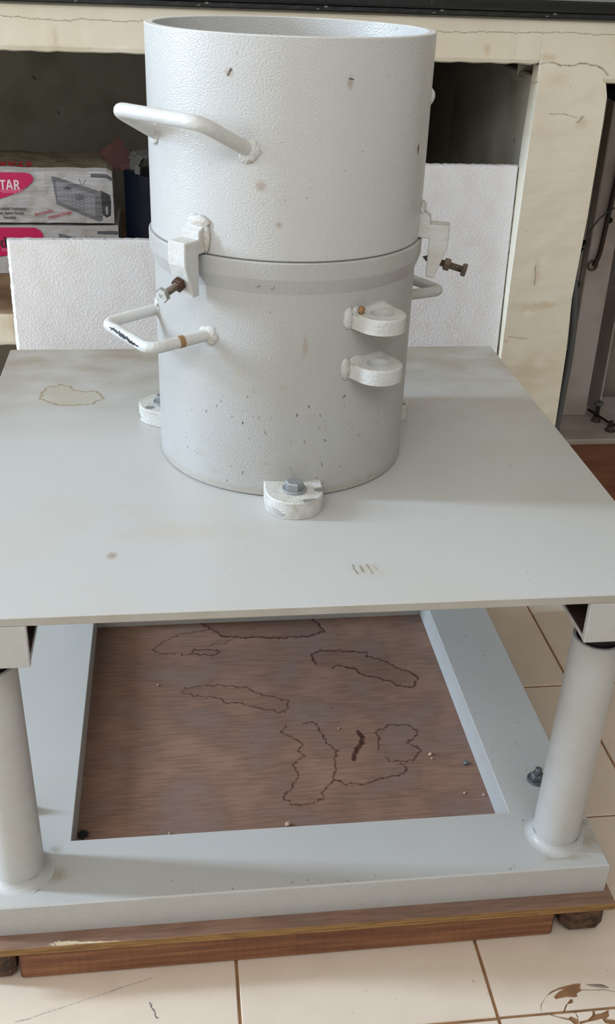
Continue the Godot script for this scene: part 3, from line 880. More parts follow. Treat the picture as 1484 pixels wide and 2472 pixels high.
func vibrating_table() -> void:
	var t := thing("vibrating_table", "grey enamelled steel vibrating table with a flat square deck on round legs", "table", Vector3(0, T, 0))
	var dr := Rect2(-0.3793, -0.3524, 0.7537, 0.7249)
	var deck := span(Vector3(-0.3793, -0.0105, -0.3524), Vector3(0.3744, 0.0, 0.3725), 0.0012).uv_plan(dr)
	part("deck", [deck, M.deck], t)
	for s: float in [-1.0, 1.0]:
		# a channel under each side, open inwards, closed by a plate at its front
		var ch := MB.new()
		ch.add(span(Vector3(s * 0.275, -0.0580, -0.35), Vector3(s * 0.3735, -0.0535, 0.3700), 0.0008))
		ch.add(span(Vector3(s * 0.366, -0.0535, -0.35), Vector3(s * 0.3735, -0.0105, 0.3700), 0.0005))
		var rail := part("side_channel", [ch, M.paint, span(Vector3(s * 0.2758, -0.0534, -0.349), Vector3(s * 0.3655, -0.0512, 0.3680), 0), M.dark_inside, span(Vector3(s * 0.3655, -0.0530, -0.349), Vector3(s * 0.3640, -0.0107, 0.3680), 0), M.dark_inside], t)
		part("end_plate", [span(Vector3(s * 0.2745, -0.0580, 0.3650), Vector3(s * 0.3744, -0.0107, 0.3724), 0.0008), M.paint], t)
		for q: float in [0.289, -0.289]:
			var lean := Basis(Vector3.BACK, -s * 0.012)
			var leg := lathe([Vector2(0.0, 0.302), Vector2(0.0235, 0.302), Vector2(0.0245, 0.3055), Vector2(0.0275, 0.3055), Vector2(0.0283, 0.3045), Vector2(0.0283, 0.0)].duplicate(), 48, 0, 0.3)
			leg = lathe([Vector2(0.0283, 0.0), Vector2(0.0283, 0.3045), Vector2(0.0275, 0.3055), Vector2(0.0245, 0.3055), Vector2(0.0240, 0.295), Vector2(0.0, 0.295)], 48, 0, 0.3)
			var at := Transform3D(lean, Vector3(s * 0.3275, -0.4165, q))
			var o := part("leg", [leg, M.paint], t, at)
			var fil := []
			for k in 7:
				var g := PI / 2 * k / 6.0
				fil.append(Vector2(0.0393 - 0.011 * sin(g), 0.011 * (1.0 - cos(g))))
			part("weld_fillet", [lathe(fil, 40, 0, 0.011).jitter(0.0018, 60.0, int(q * 100) + 9), M.paint], o)
			part("rubber_mount", [lathe([Vector2(0, 0.290), Vector2(0.0225, 0.290), Vector2(0.0225, 0.3580), Vector2(0, 0.3580)], 32), M.rubber], t, at)
	# base frame: one casting with an opening
	var m := MB.new()
	var o0 := [Vector2(-0.380, -0.36), Vector2(0.380, -0.36), Vector2(0.380, 0.343), Vector2(-0.380, 0.343)]
	var i0 := [Vector2(-0.2726, -0.27), Vector2(0.2809, -0.27), Vector2(0.2809, 0.2468), Vector2(-0.2726, 0.2468)]
	var yt := -0.4165
	var yb := -0.4165 - 0.0452
	var ch2 := 0.0018
	var ctr := Vector2(0, 0)
	for k in 4:
		var k2 := (k + 1) % 4
		var oa: Vector2 = o0[k]
		var ob: Vector2 = o0[k2]
		var ia: Vector2 = i0[k]
		var ib: Vector2 = i0[k2]
		var mid := (oa + ob) * 0.5
		var out := Vector3(mid.x, 0, mid.y).normalized()
		out = Vector3(signf(out.x), 0, 0) if absf(out.x) > absf(out.z) else Vector3(0, 0, signf(out.z))
		var ins := func(p: Vector2, d: float) -> Vector2: return Vector2(p.x - signf(p.x) * d, p.y - signf(p.y) * d)
		var ta: Vector2 = ins.call(oa, ch2)
		var tb: Vector2 = ins.call(ob, ch2)
		var ja: Vector2 = ins.call(ia, -0.0008)
		var jb: Vector2 = ins.call(ib, -0.0008)
		var P3 := func(p: Vector2, y: float) -> Vector3: return Vector3(p.x, y, p.y)
		m.quad(P3.call(ta, yt), P3.call(tb, yt), P3.call(jb, yt), P3.call(ja, yt), Vector3.UP)
		m.quad(P3.call(oa, yt - ch2), P3.call(ob, yt - ch2), P3.call(tb, yt), P3.call(ta, yt), out + Vector3.UP)
		m.quad(P3.call(oa, yb), P3.call(ob, yb), P3.call(ob, yt - ch2), P3.call(oa, yt - ch2), out)
		m.quad(P3.call(ia, yb), P3.call(ib, yb), P3.call(ib, yt - 0.0008), P3.call(ia, yt - 0.0008), -out)
		m.quad(P3.call(ia, yt - 0.0008), P3.call(ib, yt - 0.0008), P3.call(jb, yt), P3.call(ja, yt), -out + Vector3.UP)
		m.quad(P3.call(oa, yb), P3.call(ob, yb), P3.call(ib, yb), P3.call(ia, yb), Vector3.DOWN)
	var upper := MB.new()
	var flank := MB.new()
	for k in m.v.size():
		var to: MB = upper if m.n[k].y > 0.9 else flank
		to.v.append(m.v[k]); to.n.append(m.n[k]); to.u.append(m.u[k])
	part("base_frame", [upper.uv_plan(Rect2(-0.38, -0.36, 0.76, 0.703)), M.base, flank, M.paint], t)
	for s: float in [-1.0, 1.0]:
		for q: float in [0.192]:
			var at := Transform3D(Basis.IDENTITY, Vector3(s * 0.336, yt, q))
			var nut := part("anchor_nut", [prism(hexagon(0.0090), 0.0025, 0.0110, 0.0012), M.grey_bolt], t, at)
			part("washer", [disc(0.0135, 0, 0.0028, 0.0006), M.grey_bolt], nut)
			part("stud", [lathe([Vector2(0.0048, 0.009), Vector2(0.0048, 0.0190), Vector2(0.0040, 0.0200), Vector2(0, 0.0200)], 16), M.grey_bolt], nut)

# U-shaped bar: feet at radius r0, corners at radius r1
func grip(parent: Node3D, mid: float, spread0: float, r0: float, y0: float, spread1: float, r1: float, y1: float, thick: float, worn: bool) -> void:
	var pts := [polar(mid - spread0, r0 - 0.004, y0).origin, polar(mid - spread1, r1, y1).origin, polar(mid + spread1, r1, y1).origin, polar(mid + spread0, r0 - 0.004, y0).origin]
	var h := part("handle", [tube(rounded_path(pts, 0.016, 7), thick, 20), M.chalk], parent)
	for k: float in [-1.0, 1.0]:
		var at := polar(mid + k * spread0, r0 - 0.001, y0)
		part("weld_bead", [blob(Vector3(0.0120, 0.0115, 0.0050), int(mid) + int(k) * 5 + 40, 0.45), M.weld], h, at)
	if worn:
		# long scrape on the outer bar down to black steel, and a tan drip on the near arm
		var a: Vector3 = pts[1].lerp(pts[2], 0.22)
		var b: Vector3 = pts[1].lerp(pts[2], 0.88)
		var d := (b - a).normalized()
		var outw := polar(mid, 1.0, 0.0).origin.normalized()
		outw = (outw - d * outw.dot(d)).normalized()
		var up2 := outw.cross(d)
		up2 = up2 * signf(up2.y)
		var m := MB.new()
		var f := noise(90.0, 4, 3)
		var n := 40
		for i in n:
			var ring := []
			for j in 2:
				var t := float(i + j) / n
				var w := 0.62 * sin(PI * t) ** 0.4 * (0.85 + 0.55 * f.get_noise_1d(t * 0.15))
				var g0 := 0.55 - 0.5 * t + 0.35 * f.get_noise_1d(t * 0.2 + 9)
				for q in 6:
					var e := w * (q / 5.0 - 0.5)
					var nn := (outw * cos(g0 + e) + up2 * sin(g0 + e)).normalized()
					ring.append([a.lerp(b, t) + nn * (thick + 0.0002), nn])
			for q in 5:
				m.squad([ring[q][0], ring[q + 1][0], ring[q + 7][0], ring[q + 6][0]], [ring[q][1], ring[q + 1][1], ring[q + 7][1], ring[q + 6][1]])
		part("paint_scrape", [m, M.scrape], h, Transform3D.IDENTITY, "black scrape where the paint is worn off")
		var c0: Vector3 = pts[2].lerp(pts[3], 0.46)
		var c1: Vector3 = pts[2].lerp(pts[3], 0.545)
		part("resin_band", [tube([c0, c1], thick + 0.0003, 20, false), M.lug_stain], h, Transform3D.IDENTITY, "tan smear round the arm")

# lug with a round hole: local x tangent, z outwards from the shell's surface, y up
func lug_shape(half: float, reach: float, hole: float, y0: float, y1: float) -> MB:
	var m := MB.new()
	var c := Vector2(0, reach)
	var n := 48
	var outl := []
	var inn := []
	for k in n:
		var g := TAU * k / n
		var d := Vector2(sin(g), cos(g))
		var p: Vector2
		if d.y >= 0.0:
			p = c + d * half
		else:     # straight flanks back to the shell
			var far := reach + 0.012
			var s := half / maxf(absf(d.x), 1e-4)
			s = minf(s, far / -d.y)
			p = c + d * s
		outl.append(p); inn.append(c + d * hole)
	var ch := 0.0012
	for k in n:
		var k2 := (k + 1) % n
		var A: Vector2 = outl[k]
		var B: Vector2 = outl[k2]
		var a: Vector2 = inn[k]
		var b: Vector2 = inn[k2]
		var oa := (A - c).normalized()
		var ob := (B - c).normalized()
		var Ai := A - oa * ch
		var Bi := B - ob * ch
		var V := func(p: Vector2, y: float) -> Vector3: return Vector3(p.x, y, p.y)
		m.quad(V.call(Ai, y1), V.call(Bi, y1), V.call(b, y1), V.call(a, y1), Vector3.UP)
		m.quad(V.call(A, y0), V.call(B, y0), V.call(b, y0), V.call(a, y0), Vector3.DOWN)
		m.quad(V.call(A, y1 - ch), V.call(B, y1 - ch), V.call(Bi, y1), V.call(Ai, y1), V.call(oa, 0.7))
		if A.y > reach - 1e-4 and B.y > reach - 1e-4:
			m.squad([V.call(A, y0), V.call(B, y0), V.call(B, y1 - ch), V.call(A, y1 - ch)], [V.call(oa, 0), V.call(ob, 0), V.call(ob, 0), V.call(oa, 0)])
		else:
			m.quad(V.call(A, y0), V.call(B, y0), V.call(B, y1 - ch), V.call(A, y1 - ch), V.call(oa, 0))
		m.squad([V.call(a, y0), V.call(b, y0), V.call(b, y1), V.call(a, y1)], [V.call(-oa, 0), V.call(-ob, 0), V.call(-ob, 0), V.call(-oa, 0)])
	return m

# concave weld along the top of a lug, from the shell's wall down to the lug's upper face (local x tangent, z outwards, y up)
func fillet_strip(x0: float, x1: float, h: float, d: float, seed_at: int) -> MB:
	var m := MB.new()
	var f := noise(60.0, seed_at, 3)
	var n := 22
	var prev := []
	for i in n + 1:
		var x := lerpf(x0, x1, float(i) / n)
		var zs := sqrt(0.15 * 0.15 - x * x) - 0.149
		var e := 1.0 + 0.30 * f.get_noise_1d(x)
		var taper := smoothstep(0.0, 0.16, float(i) / n) * smoothstep(0.0, 0.16, 1.0 - float(i) / n)
		var ring := []
		for k in 6:
			var g := PI / 2 * k / 5.0
			ring.append(Vector3(x, (h * e * (0.35 + 0.65 * taper)) * (1.0 - sin(g)) - 0.0004, zs - 0.0004 + (0.0034 + d * pow(absf(x) / 0.027, 2.0)) * e * (1.0 - cos(g))))
		if i > 0:
			for k in 5:
				m.quad(prev[k], prev[k + 1], ring[k + 1], ring[k], Vector3(0, 1, 1))
		else:
			m.tri(ring[0], ring[3], ring[5], Vector3.LEFT, Vector3.LEFT, Vector3.LEFT)
		if i == n:
			m.tri(ring[0], ring[3], ring[5], Vector3.RIGHT, Vector3.RIGHT, Vector3.RIGHT)
		prev = ring
	return m

func lower_mould() -> void:
	var t := thing("test_mould", "lower grey steel mould bolted on the deck, with two holed lugs and a wide collar", "mould", Vector3(0, T, 0))
	var shell := lathe([Vector2(0.142, 0.0), Vector2(0.1468, 0.0), Vector2(0.1468, 0.0013), Vector2(0.1492, 0.0014), Vector2(0.150, 0.0024), Vector2(0.150, 0.2370), Vector2(0.1508, 0.2392), Vector2(0.1550, 0.2515), Vector2(0.1556, 0.2535), Vector2(0.1556, 0.2700), Vector2(0.1546, 0.2712), Vector2(0.1420, 0.2712), Vector2(0.1420, 0.004), Vector2(0.0, 0.004)], 160, 0.0, 0.2712)
	part("shell", [shell, M.mould], t)
	var pins := MB.new()
	for s: Array in [[-16.5, 0.2462, 0.0022], [-10.8, 0.2450, 0.0017]]:
		pins.add(disc(s[2], -0.002, 0.0009, 0.0003, 16), polar(s[0], 0.1532, s[1]) * Transform3D(Basis(Vector3.RIGHT, PI / 2 + 0.32), Vector3.ZERO))
	part("pin", [pins, M.steel], t, Transform3D.IDENTITY, "small bright pins set in the collar's slope")
	grip(t, -60.0, 21.5, 0.150, 0.1835, 13.6, 0.2155, 0.1785, 0.0064, true)
	grip(t, 120.0, 21.5, 0.150, 0.1835, 13.6, 0.2155, 0.1785, 0.0064, false)
	for y: float in [0.2145, 0.1585]:
		var l := part("lug", [lug_shape(0.0265, 0.0185, 0.0128, -0.0165, 0.0).moved(Transform3D.IDENTITY), M.chalk], t, polar(32.3, 0.149, y))
		part("weld_fillet", [fillet_strip(-0.0275, 0.0265, 0.0095, 0.0085, int(y * 1000)), M.weld], l)
		part("weld_bead", [blob(Vector3(0.0062, 0.0125, 0.0042), int(y * 1000) + 1, 0.35), M.weld], l, Transform3D(Basis(Vector3.UP, -0.18), Vector3(-0.0290, -0.0065, -0.0020)))
		if y > 0.2:
			part("resin_lump", [blob(Vector3(0.0042, 0.0045, 0.0035), 3, 0.3), M.lug_stain], l, Transform3D(Basis.IDENTITY, Vector3(-0.0195, 0.0040, 0.0075)), "tan lump stuck at the lug's root")
	for k in 3:
		var at := polar(-0.6 + 120.0 * k, 0.149, 0.0)
		var tab := part("foot_tab", [lug_shape(0.0325, 0.0215, 0.0065, 0.0005, 0.0205), M.chipped], t, at)
		hex_bolt(tab, 0.0138, 0.0028, 0.0104, 0.0082, Transform3D(Basis(Vector3.UP, 0.5 * k), Vector3(0, 0.0205, 0.0215)), M.zinc, M.zinc)

func upper_sleeve() -> void:
	var t := thing("guide_sleeve", "upper grey steel sleeve on the mould, open at the top, with clamps and handles", "sleeve", Vector3(0, T, 0))
	var shell := lathe([Vector2(0.1435, 0.2718), Vector2(0.1515, 0.2718), Vector2(0.1526, 0.2730), Vector2(0.1526, 0.4802)], 160, 0.2718, 0.4811)
	shell.add(lathe([Vector2(0.1435, 0.4803), Vector2(0.1435, 0.2718)], 160, 0.2718, 0.4811))
	var rim := lathe([Vector2(0.1526, 0.4802), Vector2(0.1518, 0.4811), Vector2(0.1443, 0.4811), Vector2(0.1435, 0.4803)], 160, 0.2718, 0.4811)
	part("shell", [shell, M.sleeve, rim, M.chalk], t)
	grip(t, -46.0, 25.5, 0.1526, 0.3775, 16.6, 0.2045, 0.4078, 0.0070, false)
	grip(t, 134.0, 25.5, 0.1526, 0.3775, 16.6, 0.2045, 0.4078, 0.0070, false)
	for k in 3:
		var deg := [-42.8, 73.8, 195.5][k] as float
		# side view of the clamp, as (radius, height): hook over the collar, with a sloping outer face
		var prof := PackedVector2Array([Vector2(0.1505, 0.2735), Vector2(0.1640, 0.2730), Vector2(0.1640, 0.2300), Vector2(0.1735, 0.2292), Vector2(0.1852, 0.2640), Vector2(0.1857, 0.2700), Vector2(0.1853, 0.2868), Vector2(0.1840, 0.2880), Vector2(0.1642, 0.2880), Vector2(0.1632, 0.2960), Vector2(0.1590, 0.2985), Vector2(0.1505, 0.3060)])
		var w := 0.0238
		var m := prism(prof, -w / 2, w / 2, 0.0011, true)
		# profile plane (x = radius, z = height) to local (z = radius, y = height, x = tangent)
		var x := Transform3D(Basis(Vector3(0, 0, 1), Vector3(1, 0, 0), Vector3(0, 1, 0)), Vector3.ZERO)
		var c := part("clamp", [m.moved(x), M.chalk], t, Transform3D(Basis(Vector3.UP, deg_to_rad(deg)), Vector3.ZERO))
		part("weld_bead", [blob(Vector3(0.0150, 0.0075, 0.0045), 60 + k, 0.35), M.weld], c, Transform3D(Basis.IDENTITY, Vector3(0.002, 0.3030, 0.1535)))
		part("weld_bead", [blob(Vector3(0.0050, 0.0150, 0.0035), 70 + k, 0.35), M.weld], c, Transform3D(Basis(Vector3.UP, 0.09), Vector3(0.0125, 0.2890, 0.1535)))
		# the clamp's screw, pointing slightly upwards and inwards
		var ax := Transform3D(Basis(Vector3.RIGHT, PI / 2 + 0.235), Vector3(0.0, 0.2443, 0.1800))      # local y runs outwards along the screw
		var nut_at := 0.0030 if k == 0 else 0.0068
		part("nut", [prism(hexagon(0.0078), nut_at - 0.0035, nut_at + 0.0035, 0.0010, true), M.rust if k == 0 else M.thread], c, ax)
		var sh := []
		var y0 := -0.0225
		sh.append(Vector2(0.0, y0)); sh.append(Vector2(0.0030, y0 + 0.0045))
		var y := y0 + 0.0045
		while y < 0.0245:
			sh.append(Vector2(0.0040, y + 0.0006)); sh.append(Vector2(0.0036, y + 0.0012))
			y += 0.0012
		var b := part("screw", [lathe(sh, 18), M.thread], c, ax)
		part("screw_head", [prism(hexagon(0.0082), 0.0245, 0.0298, 0.0009, true), M.steel if k == 0 else M.thread], b)
		if k == 0:
			var mark := MB.new()
			for s: Array in [[-0.0022, 0, 0.0012, 0.0052], [0.0018, 0.0018, 0.0036, 0.0011], [0.0018, -0.0016, 0.0036, 0.0011], [0.0005, 0.0, 0.0010, 0.0046]]:
				mark.add(box(Vector3(s[2], 0.0005, s[3]), Vector3(s[0], 0.0299, s[1]), 0.0001))
			part("head_mark", [mark, M.zinc], b, Transform3D.IDENTITY, "raised marks on the bright head")

func foam_boards() -> void:
	var a := foam(Vector3(0.47, 0.40, 0.020), 5)
	lone("foam_board", [a, M.foam], "lower white foam sheet leaning on the bench in front of the cartons", "foam sheet", lean(Vector3(-0.3838 + 0.235, T + 0.1420 - 0.20, -0.448), 0.055))
	var b := foam(Vector3(0.31, 0.50, 0.020), 6)
	lone("foam_board", [b, M.foam], "taller white foam sheet standing against the bench pillar right of the mould", "foam sheet", lean(Vector3(0.4146 - 0.155, T + 0.2620 - 0.25, -0.447), 0.045))

func lean(at: Vector3, g: float) -> Transform3D:
	return Transform3D(Basis(Vector3.RIGHT, -g), at)

func foam(size: Vector3, seed_at: int) -> MB:
	var m := MB.new()
	var h := size * 0.5
	var f := noise(30.0, seed_at, 3)
	var n := 90
	# outline points with slightly crumbly edges; front and back face joined by a bevelled rim
	var outl := []
	for side in 4:
		for k in n:
			var t := float(k) / n
			var p: Vector2 = [Vector2(lerpf(-h.x, h.x, t), -h.y), Vector2(h.x, lerpf(-h.y, h.y, t)), Vector2(lerpf(h.x, -h.x, t), h.y), Vector2(-h.x, lerpf(h.y, -h.y, t))][side]
			outl.append(p)
	var c := outl.size()
	for k in c:
		var k2 := (k + 1) % c
		var loops := []
		for j in [k, k2]:
			var p: Vector2 = outl[j]
			var d := Vector2(signf(p.x) if absf(absf(p.x) - h.x) < 1e-5 else 0.0, signf(p.y) if absf(absf(p.y) - h.y) < 1e-5 else 0.0)
			var w := 0.0012 * f.get_noise_2dv(p * 3.0)
			var wide := 0.0045 if d.x < 0.0 else 0.0018
			loops.append([Vector3(p.x - d.x * (wide + w), p.y - d.y * 0.0018, h.z), Vector3(p.x + d.x * w, p.y + d.y * w, h.z - 0.003), Vector3(p.x + d.x * w, p.y + d.y * w, -h.z)])
		var mid := Vector3(outl[k].x / h.x, outl[k].y / h.y, 0.0)
		var o := Vector3(signf(mid.x), 0, 0) if absf(mid.x) > absf(mid.y) else Vector3(0, signf(mid.y), 0)
		m.quad(loops[0][0], loops[1][0], loops[1][1], loops[0][1], o + Vector3(0, 0, 0.7))
		m.quad(loops[0][1], loops[1][1], loops[1][2], loops[0][2], o)
		m.tri(Vector3(0, 0, h.z), loops[0][0], loops[1][0], Vector3.BACK, Vector3.BACK, Vector3.BACK)
		m.tri(Vector3(0, 0, -h.z), loops[0][2], loops[1][2], Vector3.FORWARD, Vector3.FORWARD, Vector3.FORWARD)
	return m

const CARTON := Rect2(-0.62, 0.0, 0.390, 0.0865)
func carton_front(crumpled: bool) -> Image:
	var wh := Vector2(1024, 227)
	var im := ground(1024, 227, Color(0.76, 0.755, 0.76), Color(0.64, 0.61, 0.57), 0.6, 0.012, 150 + int(crumpled))
	# printed lamp: a floodlight with a patterned glass, seen from the side
	var lamp := func(p: Array) -> Array: return p.map(func(q): return Vector2(q[0] * wh.x, q[1] * wh.y))
	fill(im, lamp.call([[0.730, 0.10], [0.752, 0.12], [0.955, 0.42], [0.948, 0.95], [0.93, 0.97], [0.745, 0.66]]), Color(0.45, 0.45, 0.47), 0.95)
	fill(im, lamp.call([[0.748, 0.19], [0.92, 0.47], [0.915, 0.86], [0.752, 0.60]]), Color(0.56, 0.56, 0.58), 0.9)
	for k in 10:
		for j in 6:
			var q := Vector2(lerpf(0.755, 0.908, k / 9.0), lerpf(0.26, 0.55, j / 5.0) + 0.30 * k / 9.0) * wh
			fill(im, [q + Vector2(-4, 0), q + Vector2(0, -4), q + Vector2(4, 0), q + Vector2(0, 4)], Color(0.68, 0.68, 0.70), 0.8)
	blot(im, Vector2(0.80, 0.34) * wh, 22, 12, Color(0.34, 0.34, 0.36), 0.8, 3, 0.4)
	blot(im, Vector2(0.85, 0.52) * wh, 30, 16, Color(0.38, 0.38, 0.40), 0.6, 5, 0.5)
	fill(im, lamp.call([[0.945, 0.38], [0.985, 0.46], [0.99, 0.60], [0.985, 0.86], [0.965, 0.90], [0.948, 0.84]]), Color(0.24, 0.24, 0.25), 0.95)
	fill(im, lamp.call([[0.962, 0.70], [0.974, 0.68], [0.974, 0.82], [0.964, 0.84]]), Color(0.66, 0.66, 0.66), 0.9)
	stroke(im, lamp.call([[0.86, 0.27], [0.852, 0.14]]), 3, Color(0.3, 0.3, 0.3), 0.8)
	stroke(im, lamp.call([[0.868, 0.27], [0.882, 0.16]]), 3, Color(0.3, 0.3, 0.3), 0.8)
	# dark bar near the right edge
	fill(im, lamp.call([[0.905, 0.05], [0.998, 0.05], [0.998, 0.13], [0.905, 0.12]]), Color(0.22, 0.22, 0.25), 0.8)
	for k in 9:
		blot(im, Vector2(0.91 + k * 0.0095, 0.09) * wh, 4, 3, Color(0.6, 0.6, 0.6), 0.8, k, 0.4)
	return im

func lettering(text: String, size: float, deep: float, m: Material, parent: Node3D, at: Transform3D, squeeze := 1.0, serif := false) -> void:
	var tm := TextMesh.new()
	tm.text = text
	var sf := SystemFont.new()
	sf.font_names = PackedStringArray(["Droid Serif" if serif else "Droid Sans"])
	sf.font_weight = 700
	tm.font = sf
	tm.font_size = 64
	tm.pixel_size = size / 46.0
	tm.depth = deep
	tm.curve_step = 2.0
	tm.horizontal_alignment = HORIZONTAL_ALIGNMENT_RIGHT
	tm.material = m
	var o := MeshInstance3D.new()
	o.name = "lettering"
	o.mesh = tm
	o.transform = at * Transform3D(Basis.from_scale(Vector3(squeeze, 1, 1)), Vector3.ZERO)
	parent.add_child(o, true)

func shelf_goods() -> void:
	var names := ["bottom carton of a floodlight with a magenta oval, half hidden by the foam sheet", "top crumpled carton of a floodlight with a magenta oval, lying on another carton"]
	for k in 2:
		var w := 0.388 + (0.006 if k == 0 else 0.0)
		var h := 0.0865 if k == 0 else 0.0960
		var y := T + 0.0160 + k * 0.0905
		var t := thing("lamp_carton", names[k], "carton", Vector3(0, y, -0.711), "lamp cartons on the shelf")
		var x1 := -0.2262 if k == 0 else -0.2322
		var sag := 0.004
		var n := 40
		var front := MB.new()
		var rest := MB.new()
		var top := MB.new()
		var f := noise(18.0, 160 + k, 4)
		var prev := []
		for i in n + 1:
			var s := float(i) / n
			var x := lerpf(-0.62, x1, s)
			var e := f.get_noise_1d(x)
			var f2 := f.get_noise_1d(x + 9.0)
			var amt := 0.004 if k == 1 else 0.0015
			var ends := (0.0 if k == 0 else -0.006 * smoothstep(0.97, 1.0, s))
			var ring := [Vector3(x, 0.0005 + amt * 0.5 * absf(e), e * amt * 0.6), Vector3(x, h * 0.5, f2 * amt), Vector3(x, h - 0.006 + f2 * amt * 0.7 + ends, e * amt), Vector3(x, h - 0.001 + f2 * amt * 0.5 + ends, -0.006 + e * amt), Vector3(x, h + (0.004 * f2 if k == 1 else 0.0) + ends, -0.05), Vector3(x, h + (0.006 * e if k == 1 else 0.0) + ends, -0.155), Vector3(x, 0.0005, -0.155)]
			if i > 0:
				for j in 2:
					var uvs := [Vector2((i - 1.0) / n, 1.0 - j * 0.5), Vector2((i - 1.0) / n, 0.5 - j * 0.5), Vector2(s, 0.5 - j * 0.5), Vector2(s, 1.0 - j * 0.5)]
					front.quad(prev[j], prev[j + 1], ring[j + 1], ring[j], Vector3.BACK, uvs[0], uvs[1], uvs[2], uvs[3])
				for j in [2, 3, 4]:
					(front if j == 2 else top).quad(prev[j], prev[j + 1], ring[j + 1], ring[j], Vector3(0, 1, 0.2), Vector2(0.3, 0.02), Vector2(0.3, 0.02), Vector2(0.31, 0.03), Vector2(0.31, 0.03))
				rest.quad(prev[5], prev[6], ring[6], ring[5], Vector3.FORWARD)
				rest.quad(prev[6], prev[0], ring[0], ring[6], Vector3.DOWN)
			if i == 0 or i == n:
				for j in range(1, 6):
					rest.quad(ring[0], ring[j], ring[j + 1], ring[0], Vector3(-1 if i == 0 else 1, 0, 0))
			prev = ring
		var fm := textured("printed carton front", tex(carton_front(k == 1)), 0.35, bump_noise(0.012, 170 + k, 4), 0.15 if k == 1 else 0.06)
		part("body", [front, fm, top, M.kraft if k == 1 else M.card, rest, M.card], t)
		# magenta oval: a flat print with a rounded right end
		var pts := PackedVector2Array()
		var xe := -0.3672 if k == 1 else -0.3590
		var yc := [0.0730, 0.0700][k] as float
		pts.append(Vector2(-0.60, [0.0300, 0.0400][k]))
		if k == 1:
			for q: Array in [[-0.435, 0.0410], [-0.415, 0.0465], [-0.395, 0.0545], [-0.378, 0.0645], [-0.368, 0.0735], [-0.3672, 0.079], [-0.371, 0.085], [-0.380, 0.0875]]:
				pts.append(Vector2(q[0], q[1]))
		else:
			for q: Array in [[-0.45, 0.030], [-0.42, 0.034], [-0.395, 0.042], [-0.372, 0.052], [-0.361, 0.062], [-0.359, 0.070], [-0.363, 0.078], [-0.372, 0.083]]:
				pts.append(Vector2(q[0], q[1]))
		pts.append(Vector2(-0.60, [0.0835, 0.0885][k]))
		var ov := prism(pts, 0.0, 0.0006).moved(Transform3D(Basis(Vector3(1, 0, 0), Vector3(0, 0, 1), Vector3(0, 1, 0)), Vector3(0, 0, 0.0040 if k == 1 else 0.0016)))
		part("oval_print", [ov, M.pink], t)
		var zf := 0.0048 if k == 1 else 0.0023
		if k == 1:
			lettering("STAR", 0.0165, 0.0003, M.print_white, t, Transform3D(Basis.IDENTITY, Vector3(-0.3905, 0.0665, zf)), 0.82)
			lettering("Floodlights", 0.0062, 0.0003, M.print_pink, t, Transform3D(Basis(Vector3.BACK, 0.03), Vector3(-0.3860, 0.0570, zf)), 0.9)
			lettering("orative Treatment", 0.0046, 0.0003, M.print_dark, t, Transform3D(Basis.IDENTITY, Vector3(-0.3830, 0.0260, zf)), 0.85)
			lettering("es, Sport Floods", 0.0046, 0.0003, M.print_dark, t, Transform3D(Basis.IDENTITY, Vector3(-0.3885, 0.0185, zf)), 0.85)
			lettering("Facades", 0.0046, 0.0003, M.print_dark, t, Transform3D(Basis.IDENTITY, Vector3(-0.4030, 0.0110, zf)), 0.85)
			lettering("Best Quality", 0.0050, 0.0003, M.print_red, t, Transform3D(Basis(Vector3.BACK, 0.24), Vector3(-0.3370, 0.0240, zf)), 0.8, true)
			lettering("Original Design", 0.0050, 0.0003, M.print_red, t, Transform3D(Basis(Vector3.BACK, 0.24), Vector3(-0.3050, 0.0215, zf)), 0.8, true)
			# the same word upside down on the carton's top
			lettering("STAR", 0.0160, 0.0003, M.print_red, t, Transform3D(Basis(Vector3.RIGHT, -1.25) * Basis(Vector3.BACK, PI), Vector3(-0.4290, 0.0985, -0.016)), 1.15)
		else:
			lettering("STAR", 0.0165, 0.0003, M.print_white, t, Transform3D(Basis.IDENTITY, Vector3(-0.3800, 0.0560, zf)), 0.85)
			lettering("d", 0.0175, 0.0003, M.print_dark, t, Transform3D(Basis.IDENTITY, Vector3(-0.4210, 0.0560, zf)), 0.9, true)
			lettering("Floodlights", 0.0062, 0.0003, M.print_pink, t, Transform3D(Basis(Vector3.BACK, 0.03), Vector3(-0.392, 0.0440, zf)), 0.9)
	# navy box file turned on the shelf, with wrapping and paper on it
	var nb := thing("navy_box", "dark navy blue upright box with worn pale edges, between cartons and mould", "box", Vector3(-0.150, T + 0.0160, -0.735))
	nb.rotation.y = deg_to_rad(38.0)
	part("body", [box(Vector3(0.10, 0.180, 0.08), Vector3(0, 0.090, 0), 0.002), M.navy], nb)
	var ed := MB.new()
	ed.add(tube([Vector3(-0.0492, 0.002, 0.0392), Vector3(-0.0492, 0.178, 0.0392)], 0.0011, 8))
	ed.add(tube([Vector3(-0.047, 0.1788, 0.0392), Vector3(0.046, 0.1788, 0.0392)], 0.0010, 8))
	part("worn_edge", [ed, M.navy_edge], nb)
	var wr := MB.new()
	var pth := []
	for k in 13:
		var g := PI * k / 12.0
		pth.append(Vector3(-0.036 * cos(g), 0.034 * sin(g) ** 0.6, 0.0))
